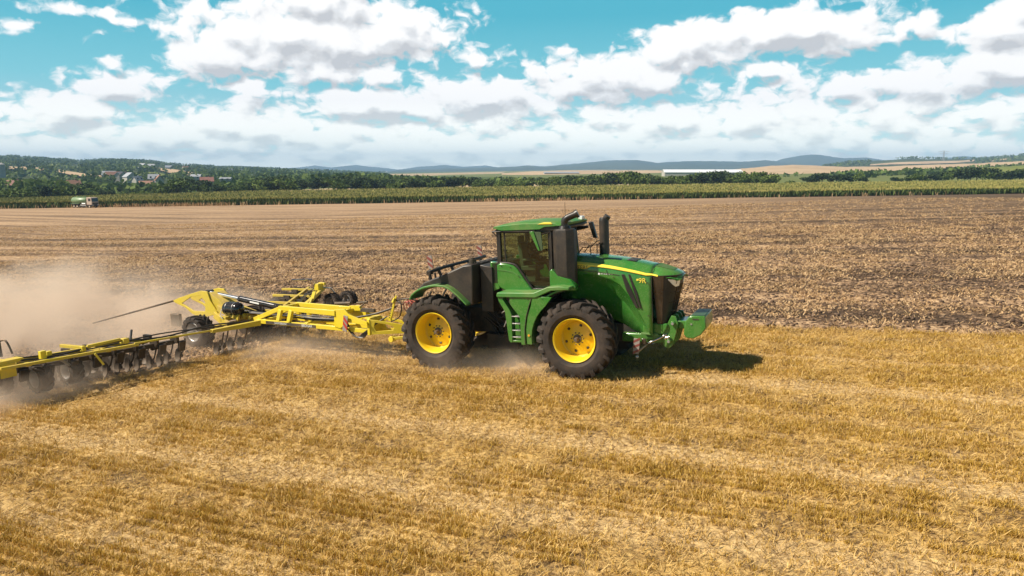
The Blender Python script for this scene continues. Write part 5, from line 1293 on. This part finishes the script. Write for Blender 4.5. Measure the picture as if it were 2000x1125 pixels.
M['leaf'] = leaf_mat('tree_leaves', (0.04, 0.065, 0.014), (0.085, 0.13, 0.025), (0.17, 0.22, 0.05))
M['leafdark'] = leaf_mat('dark_tree_leaves', (0.018, 0.035, 0.014), (0.035, 0.060, 0.020), (0.07, 0.10, 0.03))
M['bark'] = paint('bark', (0.10, 0.07, 0.05), 0.9, dust=0)
def quads(C, size, nrm=None):
    n = len(C); a = rng.normal(size=(n, 3)); a /= np.linalg.norm(a, axis=1)[:, None]; b = rng.normal(size=(n, 3)); b = np.cross(a, b); b /= np.linalg.norm(b, axis=1)[:, None]
    s = (size * (0.6 + .8 * rng.random(n)))[:, None] / 2
    return np.stack([C - a * s - b * s * .8, C + a * s - b * s, C + a * s * .9 + b * s, C - a * s + b * s * .9], 1).reshape(-1, 3)
def crown_pts(n, w, h, z0, lobes, flat=.8):
    """leaf clumps spread on the outside of a few unequal lobes"""
    L = []
    for k in range(lobes):
        a = 2 * np.pi * k / lobes + rng.random() * .9; r = w * (.10 + .30 * rng.random()); zz = z0 + h * (.25 + .55 * rng.random())
        L.append((np.cos(a) * r, np.sin(a) * r, zz, w * (.24 + .16 * rng.random()), h * (.20 + .14 * rng.random())))
    L.append((0, 0, z0 + h * .72, w * .24, h * .28))
    C = []; per = n // len(L)
    for (x, y, z, rw, rh) in L:
        d = rng.normal(size=(per, 3)); d /= np.linalg.norm(d, axis=1)[:, None]; r = rng.random(per) ** .35
        C.append(np.stack([x + d[:, 0] * rw * r, y + d[:, 1] * rw * r, z + d[:, 2] * rh * r], 1))
    return np.concatenate(C)
def make_tree(name, w, h, kind, n=520, size=.75, trunk=.18):
    """unit tree about h metres tall"""
    t = empty(name, (0, 0, 0)); z0 = h * trunk
    C = crown_pts(n, w, h - z0, z0, 7 if kind != 'poplar' else 5)
    if kind == 'poplar': C[:, :2] *= .55
    co = quads(C, np.full(len(C), size))
    np_mesh('crown', co, np.arange(len(co)).reshape(-1, 4), M['leafdark'] if kind == 'dark' else M['leaf'], 4, {'rnd': np.repeat(rng.random(len(C)), 4)}, parent=t)
    m = MB(); m.tube([(0, 0, -.4), (0.05, 0, h * .25), (.1, .05, h * .55)], [h * .03, h * .022, h * .01], 6)
    for k in range(4):
        a = k * 1.6 + .3; m.tube([(0.03, 0, h * (.22 + .08 * k)), (math.cos(a) * w * .18, math.sin(a) * w * .18, h * (.38 + .08 * k)), (math.cos(a) * w * .3, math.sin(a) * w * .3, h * (.5 + .08 * k))], [h * .014, h * .009, h * .004], 5)
    m.build('trunk', M['bark'], t)
    return t
PROT = {}
def put_tree(px, py_top, d, kind, label, group, hscale=1.0, wscale=1.0, name=None):
    u = (px - 1000) / 1450.0; x = u * d; z = float(gz(x, d)); top = ray_pt(px, py_top, d).z; H = max(2.0, top - z)
    if kind not in PROT:
        p = {'round': lambda: make_tree('deciduous_tree', 8.5, 8, 'round'), 'round2': lambda: make_tree('deciduous_tree', 9.5, 8, 'round', 560), 'dark': lambda: make_tree('dark_tree', 8, 8, 'dark'), 'dark2': lambda: make_tree('dark_tree', 9, 8, 'dark', 560), 'bush': lambda: make_tree('bush', 9, 5, 'round', 420, .7, .04), 'poplar': lambda: make_tree('slender_tree', 6.5, 9, 'poplar', 420, .7, .1)}[kind]()
        PROT[kind] = p; o = p
    else: o = copy_tree(PROT[kind])
    base = {'bush': 5, 'poplar': 9}.get(kind, 8); s = H / base
    k = wscale * (0.85 + .3 * random.random()) * min(1.25, max(.75, 1.15 / max(s, .1) ** .25)) * s
    o.location = (x, d, z - .1); o.scale = (k, k, s); o.rotation_euler = (0, 0, random.random() * 6.28)
    tag(o, label, {'bush': 'bush'}.get(kind, 'tree'), group)
    return o
random.seed(4)
BELT = [(-80, 366), (0, 368), (60, 366), (100, 363), (170, 360), (215, 372), (240, 372), (300, 371), (350, 352), (375, 346), (400, 354), (450, 363), (490, 356), (520, 347), (560, 344), (600, 353), (650, 344), (700, 346), (760, 350), (800, 348), (860, 345), (900, 344), (960, 349), (1000, 350), (1040, 345), (1100, 343), (1180, 340), (1215, 334), (1235, 335), (1260, 342), (1290, 345), (1320, 343), (1340, 337), (1400, 336), (1440, 338), (1490, 335), (1512, 342)]
def belt():
    ub = [-.80, -.69, -.345, 0, .345, .69, .80]; db = [276, 284, 341, 363, 352, 341, 340]
    px = -70.0; cnt = {}
    while px < 1512:
        d0 = float(np.interp((px - 1000) / 1450, ub, db))
        for row in (0, 1):
            d = d0 + 9 + row * 22 + random.uniform(-4, 8); q = px + random.uniform(-6, 6); tp = interp(q, BELT) + random.uniform(-2.5, 3.0) + (1.5 if row == 0 else 0) + (2.0 if 380 < px < 1000 else 0)
            if px < 330: kind = random.choice(['bush', 'bush', 'round', 'dark'])
            elif px < 1000: kind = random.choice(['dark', 'dark2', 'round', 'round2'])
            else: kind = random.choice(['round', 'dark', 'poplar', 'round2'])
            if random.random() < .13: continue
            if 588 < px < 662 and row == 0: continue
            sg = next(t for lim, t in SEG if px < lim); key = (sg, row); cnt[key] = cnt.get(key, 0) + 1
            put_tree(q, tp, d, kind, '%s tree, %s row, in the belt %s' % (ORD[cnt[key] - 1], ('front', 'back')[row], sg), 'trees of the belt behind the maize')
        px += 13.5 if px > 330 else 12.0
    def clump(xs, tops, d, label, group, kinds=('dark', 'round', 'dark2')):
        for i, (x, tp) in enumerate(zip(xs, tops)): put_tree(x, tp, d + random.uniform(-5, 5), random.choice(kinds), ORD[i] + ' ' + label, group)
    put_tree(1540, 352, 372, 'bush', 'low round bush alone on the ripe field right of the white hall', None)
    clump([1572, 1586, 1600, 1616, 1632, 1650, 1666, 1680], [346, 341, 338, 342, 341, 343, 338, 346], 385, 'tree from the left in the open clump right of the lone low bush', 'clump of trees right of the white hall')
    clump([1738, 1752, 1766, 1780, 1794, 1803], [346, 348, 346, 338, 343, 348], 390, 'low tree from the left in the small clump amid ripe field', 'small clump in the ripe field')
    clump([1814, 1826, 1838, 1850, 1862, 1874, 1886, 1898, 1910, 1922, 1934, 1943], [340, 336, 338, 333, 331, 334, 329, 327, 330, 328, 334, 341], 395, 'tree from the left in the tall thick clump near the right edge', 'tall clump near the right edge')
    clump([1958, 1968, 1980, 1992, 2004, 2020, 2036], [338, 333, 330, 331, 333, 331, 330], 390, 'tree from the left in the clump at the far right edge', 'clump at the right edge')
belt()
def far_wood():
    """far-off woods that read as one mass"""
    P = []; S = []
    def add(p, w, h, k=9):
        C = np.array(p) + np.stack([rng.normal(0, w * .3, k), rng.normal(0, w * .3, k), h * (.15 + .85 * rng.random(k))], 1); P.append(C); S.append(np.full(k, w * .36))
    # on the left hill, leaving the fields bare
    bare = [([(-300, 321), (0, 326), (60, 329), (116, 332)], [(-300, 326), (0, 331), (60, 334), (116, 336)]), ([(117, 334), (150, 338), (180, 344), (216, 348)], [(117, 337), (150, 345), (180, 351), (216, 353)]), ([(310, 329), (340, 332), (370, 337), (400, 342)], [(310, 333), (340, 342), (370, 346), (400, 347)]), ([(268, 339), (300, 336), (330, 340), (352, 346)], [(268, 346), (300, 348), (330, 350), (352, 350)]), ([(88, 320), (130, 322), (177, 327)], [(88, 324), (130, 328), (177, 331)])]
    n = 0
    while n < 7500:
        px = random.uniform(-250, 760); t = random.random() ** .8
        x, y, z = HL.pt(px, t); py = (CZ - z) / y * 1450 + 330; hp = 13 * 1450 / y
        if any(a[0][0] <= px <= a[-1][0] and (interp(px, a) < py < interp(px, b) + .5 or interp(px, a) < py - hp < interp(px, b)) for a, b in bare): continue
        pat = float(fbm(px * .03, py * .12 + 3, 3)); n += 1
        if pat < .42 and random.random() < .7: continue
        add((x, y, z - .5), 8, 7 + 3 * random.random(), 7)
    for hill, x0, x1, t0, t1, cnt in ((HR, 1600, 2300, .35, 1.0, 1100),):
        for _ in range(cnt):
            px = random.uniform(x0, x1); t = random.uniform(t0, t1); x, y, z = hill.pt(px, t); py = (CZ - z) / y * 1450 + 330
            if 1690 < px < 1890 and 312 < py < 327: continue
            add((x, y, z), 10, 7, 6)
    # woods on the plain behind the belt, each under its own skyline
    SKY = [(-900, 345), (0, 342), (150, 345), (215, 354), (340, 352), (400, 350), (480, 349), (560, 343), (640, 341), (700, 339), (760, 341), (860, 345), (960, 348), (1020, 346), (1280, 344), (1440, 341), (1520, 337), (1620, 333), (1660, 331), (1680, 330), (1740, 328), (1830, 324), (1870, 322), (1900, 320), (2000, 315), (2300, 312)]
    for (x0, x1, d0, d1, cnt, lo) in ((480, 1010, 480, 1000, 1500, 0), (150, 520, 420, 640, 420, 4), (-300, 150, 400, 560, 300, 6), (1010, 1280, 500, 760, 150, 2), (1620, 1860, 640, 760, 260, 2), (1500, 1700, 560, 600, 70, 6), (1860, 2300, 900, 1050, 500, 2), (1440, 1560, 620, 700, 60, 2), (-900, -300, 430, 900, 300, 2)):
        for _ in range(cnt):
            px = random.uniform(x0, x1); d = random.uniform(d0, d1); x = (px - 1000) / 1450 * d; z = float(gz(x, d))
            tp = ray_pt(px, interp(px, SKY) + lo + random.random() ** .7 * 9, d).z; hh = tp - z
            if hh < 2.5: continue
            if px > 1600: z = max(z, tp - 8); hh = tp - z
            add((x, d, z), 7 + 2 * random.random(), hh, max(6, int(hh * .9)))
    C = np.concatenate(P); S = np.concatenate(S); co = quads(C, S)
    r = np.repeat(np.repeat(rng.random(len(P)), [len(q) for q in P]) * .6 + rng.random(len(C)) * .4, 4)
    o = np_mesh('far_woods', co, np.arange(len(co)).reshape(-1, 4), M['leaf'], 4, {'rnd': r}); tag(o, kind='stuff')
far_wood()
# ---------------------------------------------------------------- houses
M['wallw'] = paint('white_render', (.40, .38, .34), .8, dust=.1); M['wallc'] = paint('cream_render', (.55, .44, .32), .8, dust=.1); M['wallg'] = paint('grey_render', (.35, .35, .35), .8, dust=.1)
M['tile'] = paint('orange_tiles', (.26, .13, .09), .75, dust=.1, var=.2); M['tiler'] = paint('red_tiles', (.27, .12, .10), .7, dust=.05, var=.2); M['tileg'] = paint('grey_roofing', (.30, .32, .36), .6, dust=.05)
M['pane'] = paint('dark_window', (.03, .035, .045), .1, dust=.02)
def house(px, py, d, L, Wd, Hh, rh, yaw, wall, roof, label, cat='house', storeys=1, hill=None, group=None, name='house', chim=True):
    u = (px - 1000) / 1450.0; z = ray_pt(px, py, d).z
    r = empty(name, (u * d, d, z), rz=R(yaw)); tag(r, label, cat, group)
    m = MB(); m.prism([(-L / 2, -3), (L / 2, -3), (L / 2, Hh), (-L / 2, Hh)], -Wd / 2, Wd / 2)
    for s in (-1, 1): m.prism([(-Wd / 2, Hh), (Wd / 2, Hh), (0, Hh + rh)], s * L / 2, s * (L / 2 - .3), 'x')
    m.build('wall', wall, r)
    m = MB()
    for s in (-1, 1): m.prism([(s * (Wd / 2 + .5), Hh - .3), (0, Hh + rh + .1), (0, Hh + rh + .35), (s * (Wd / 2 + .5), Hh - .05)], -L / 2 - .4, L / 2 + .4, 'x')
    rf = m.build('roof', roof, r)
    if chim: m = MB(); m.box((L * .2, .4, Hh + rh + .3), (.8, .8, 1.6)); m.build('chimney', roof, rf)
    for st in range(storeys):
        for k in range(max(2, int(L / 3.2))):
            x = -L / 2 + L * (k + .5) / max(2, int(L / 3.2)); m = MB(); m.box((x, -Wd / 2 - .03, 1.5 + st * 2.9), (1.2, .12, 1.3)); m.build('window', M['pane'], r)
    m = MB(); m.box((L / 2 + .03, 0, 1.6), (.12, 1.3, 1.4)); m.build('window', M['pane'], r)
    return r
def village():
    house(38, 369, 430, 7.488, 5.12, 2.24, 2.38, 10, M['wallw'], M['tiler'], 'white house with a pink-red roof at the far left of the village, behind the hedge')
    house(121, 373, 420, 6.24, 5.12, 2.56, 2.856, -62, M['wallw'], M['tile'], 'house with a steep orange gable above the hedge, left of the tanker lorry')
    house(152, 371, 425, 6.24, 5.76, 2.56, 2.72, 40, M['wallc'], M['tile'], 'orange-roofed house right above the green tanker lorry')
    house(292, 366, 520, 8.736, 5.76, 2.048, 2.176, 8, M['wallc'], M['tile'], 'long low house with a brick-red roof in the middle of the village')
    house(308, 358, 540, 6.864, 5.76, 3.2, 3.06, 20, M['wallw'], M['tileg'], 'grey-roofed white house between two orange roofs', storeys=2)
    house(318, 361, 515, 4.992, 5.12, 3.2, 3.06, -55, M['wallw'], M['tile'], 'white house with a steep orange gable end at the right of the cluster', storeys=2)
    house(276, 360, 580, 6.24, 5.12, 3.2, 2.72, 65, M['wallw'], M['tileg'], 'white gabled house left of the grey-roofed one', storeys=2)
    house(410, 362, 470, 7.488, 5.12, 2.56, 2.312, 25, M['wallw'], M['tiler'], 'white house with a bright red roof standing alone among dark trees')
    house(447, 364, 465, 6.24, 5.76, 4.8, 0.408, 10, M['wallw'], M['tileg'], 'white flat-topped two-storey house at the right end of the village', storeys=2, chim=False)
    house(390, 350, 700, 8.736, 5.12, 2.56, 1.7, 5, M['wallw'], M['tileg'], 'small white house half hidden behind the big round tree')
    house(70, 362, 560, 9.984, 5.12, 2.56, 1.7, 5, M['wallg'], M['tileg'], 'grey low building behind the hedge at the left')
    for k, (px, py, c) in enumerate(((222, 350, 0), (229, 352, 1), (237, 351, 0), (245, 353, 0), (253, 352, 1), (262, 355, 0), (288, 328, 0), (305, 329, 0), (338, 331, 0), (372, 334, 1), (455, 338, 0), (478, 340, 0))):
        hp = HL.at(px, py + 1)
        r = house(px, py + 1, hp.y, 12, 9, 5, 3.5, 20 + k * 23, M['wallw'], M['tile'] if c else M['tileg'], 'tiny pale house far off on the wooded hillside at the left, %s from the left' % ORD[k], group='tiny houses on the left hillside', chim=False)
    for k, px in enumerate((572, 580, 588, 597, 607, 615, 622, 630)):
        house(px, 348 - (k % 3), 2000, 16, 10, 6, 4.5, 15 + k * 31, M['wallw'], M['tiler'] if k % 3 == 0 else M['wallc'], 'tiny pink and white house in the far hamlet, %s from the left' % ORD[k], group='far hamlet houses', chim=False)
    # white farm hall
    h = house(1366, 347, 830, 84, 26, 6.0, 2.6, -4, M['wallw'], paint('white_sheet_roof', (.72, .74, .78), .45, dust=.02), 'very long low white farm hall with a pale metal roof behind the trees', 'farm hall', name='farm_hall', chim=False)
    house(1095, 342, 1300, 60, 20, 4, 1.5, 2, M['wallw'], M['tileg'], 'long pale shed on the horizon left of the white hall', 'shed', name='shed', chim=False)
    m = MB(); m.cyl((0, 0, -3), (0, 0, 17), 3.2, n=18); m.cyl((0, 0, 17), (0, 0, 18.5), 3.2, 1.0, n=18); s = m.build('grain_silo', M['wallg']); s.location = ray_pt(5, 362, 620); tag(s, 'tall grey silo at the extreme left above the hedge', 'silo')
village()
# ---------------------------------------------------------------- tanker lorry
def lorry():
    x, y = -132.5, 231.5; z = float(gz(x, y)) + .02
    r = empty('tanker_lorry', (x, y, z), rz=R(-20)); tag(r, 'green tanker lorry with a pale cab parked beside the maize', 'lorry')
    gr = paint('lorry_green', (.14, .25, .12), .35, dust=.3); pale = paint('lorry_cab_paint', (.50, .40, .34), .4, dust=.4)
    m = MB(); secs = []
    for X, k in ((-4.3, .86), (-4.15, 1), (1.6, 1), (1.75, .86)): secs.append([(X, 1.25 * k * math.cos(t), 2.25 + 1.0 * k * math.sin(t)) for t in np.linspace(0, 6.283, 25)[:-1]])
    m.loft(secs); tk = m.build('tank', gr, r, smooth=50)
    m = MB(); m.box((-1.3, 0, 3.32), (4.4, .5, .12)); m.cyl((-2.6, 0, 3.2), (-2.6, 0, 3.5), .3); m.cyl((.3, 0, 3.2), (.3, 0, 3.5), .3); m.build('catwalk', gr, tk)
    m = MB(); m.box((-1.0, 0, 1.05), (7.4, .9, .3)); m.box((3.2, 0, .8), (2.4, 2.2, .4)); m.build('chassis', M['chassis'], r)
    m = MB(); m.prism([(2.2, 1.0), (4.25, 1.0), (4.35, 1.9), (4.15, 3.05), (3.9, 3.25), (2.2, 3.25)], -1.22, 1.22); cb = m.build('cab', pale, r, bevel=.08)
    m = MB(); m.prism([(4.36, 1.95), (4.18, 3.0), (4.20, 3.0), (4.38, 1.95)], -1.08, 1.08); m.build('windscreen', M['pane'], cb)
    m = MB(); m.box((4.36, 0, 1.35), (.06, 1.9, .7)); m.build('radiator_grille', M['black'], cb)
    for s in (-1, 1):
        m = MB(); m.prism([(2.9, 2.1), (3.9, 2.1), (3.85, 2.95), (2.9, 2.95)], s * 1.23, s * 1.20); m.build('side_window', M['pane'], cb)
        m = MB(); m.box((4.4, s * .9, .95), (.06, .35, .2)); m.build('headlight', M['lens'], cb)
        m = MB(); m.box((.7, s * 1.15, .85), (2.3, .12, .55)); m.build('side_guard', M['silver'], r)
        m = MB(); m.cyl((.2, s * 1.0, 1.25), (1.6, s * 1.0, 1.25), .3, n=12); m.build('fuel_tank', M['silver'], r)
        m = MB(); m.box((-2.6, s * 1.12, 1.35), (3.2, .35, .12)); m.build('mudguard', gr, r)
        for X in (3.2, -1.9, -3.2):
            w = empty('wheel', (X, s * 1.08, .5), r)
            m = MB(); m.lathe([(.28, -.15), (.46, -.16), (.5, -.10), (.5, .10), (.46, .16), (.28, .15)], 24, closed=True); m.build('tyre', M['tyre'], w)
            m = MB(); m.cyl((0, -.12, 0), (0, .12, 0), .28, n=16); m.build('rim', M['wallc'], w)
lorry()
def pylon():
    d = 2300; base = ray_pt(1842, 318, d); r = MB(); H = 36
    for sx, sy in ((-1, -1), (1, -1), (1, 1), (-1, 1)): r.beam((sx * 4, sy * 4, -8), (sx * .8, sy * .8, H), .45, .45)
    for k in range(8):
        z0 = H * k / 8; z1 = H * (k + 1) / 8; a = 4 - 3.2 * (z0 + 8) / (H + 8); b = 4 - 3.2 * (z1 + 8) / (H + 8)
        for s in (-1, 1): r.beam((-a, s * a, z0), (b, s * b, z1), .3, .3); r.beam((a, s * a, z0), (-b, s * b, z1), .3, .3)
    for z, w in ((H - 9, 13), (H - 3, 17)): r.beam((-w, 0, z), (w, 0, z), .5, .7); r.beam((-w, 0, z), (0, 0, z + 3.5), .3, .3); r.beam((w, 0, z), (0, 0, z + 3.5), .3, .3)
    o = r.build('electricity_pylon', M['wallg']); o.location = base; tag(o, 'thin grey lattice power pylon on the hill at the right horizon', 'pylon')
pylon()
# ---------------------------------------------------------------- air
def haze():
    m = MB(); m.box((0, 4400, 62), (17000, 9200, 236)); o = m.build('haze', [bpy.data.materials.new('haze_air')], smooth=0)
    mt = o.data.materials[0]; mt.use_nodes = True; t = mt.node_tree; t.nodes.clear(); T = NT(t)
    out = T.new('ShaderNodeOutputMaterial'); v = T.new('ShaderNodeVolumePrincipled'); t.links.new(v.outputs[0], out.inputs[1])
    v.inputs['Color'].default_value = (.36, .57, .90, 1); v.inputs['Density'].default_value = 1.45e-4; v.inputs['Anisotropy'].default_value = 0.0
    tag(o, kind='stuff')
haze()
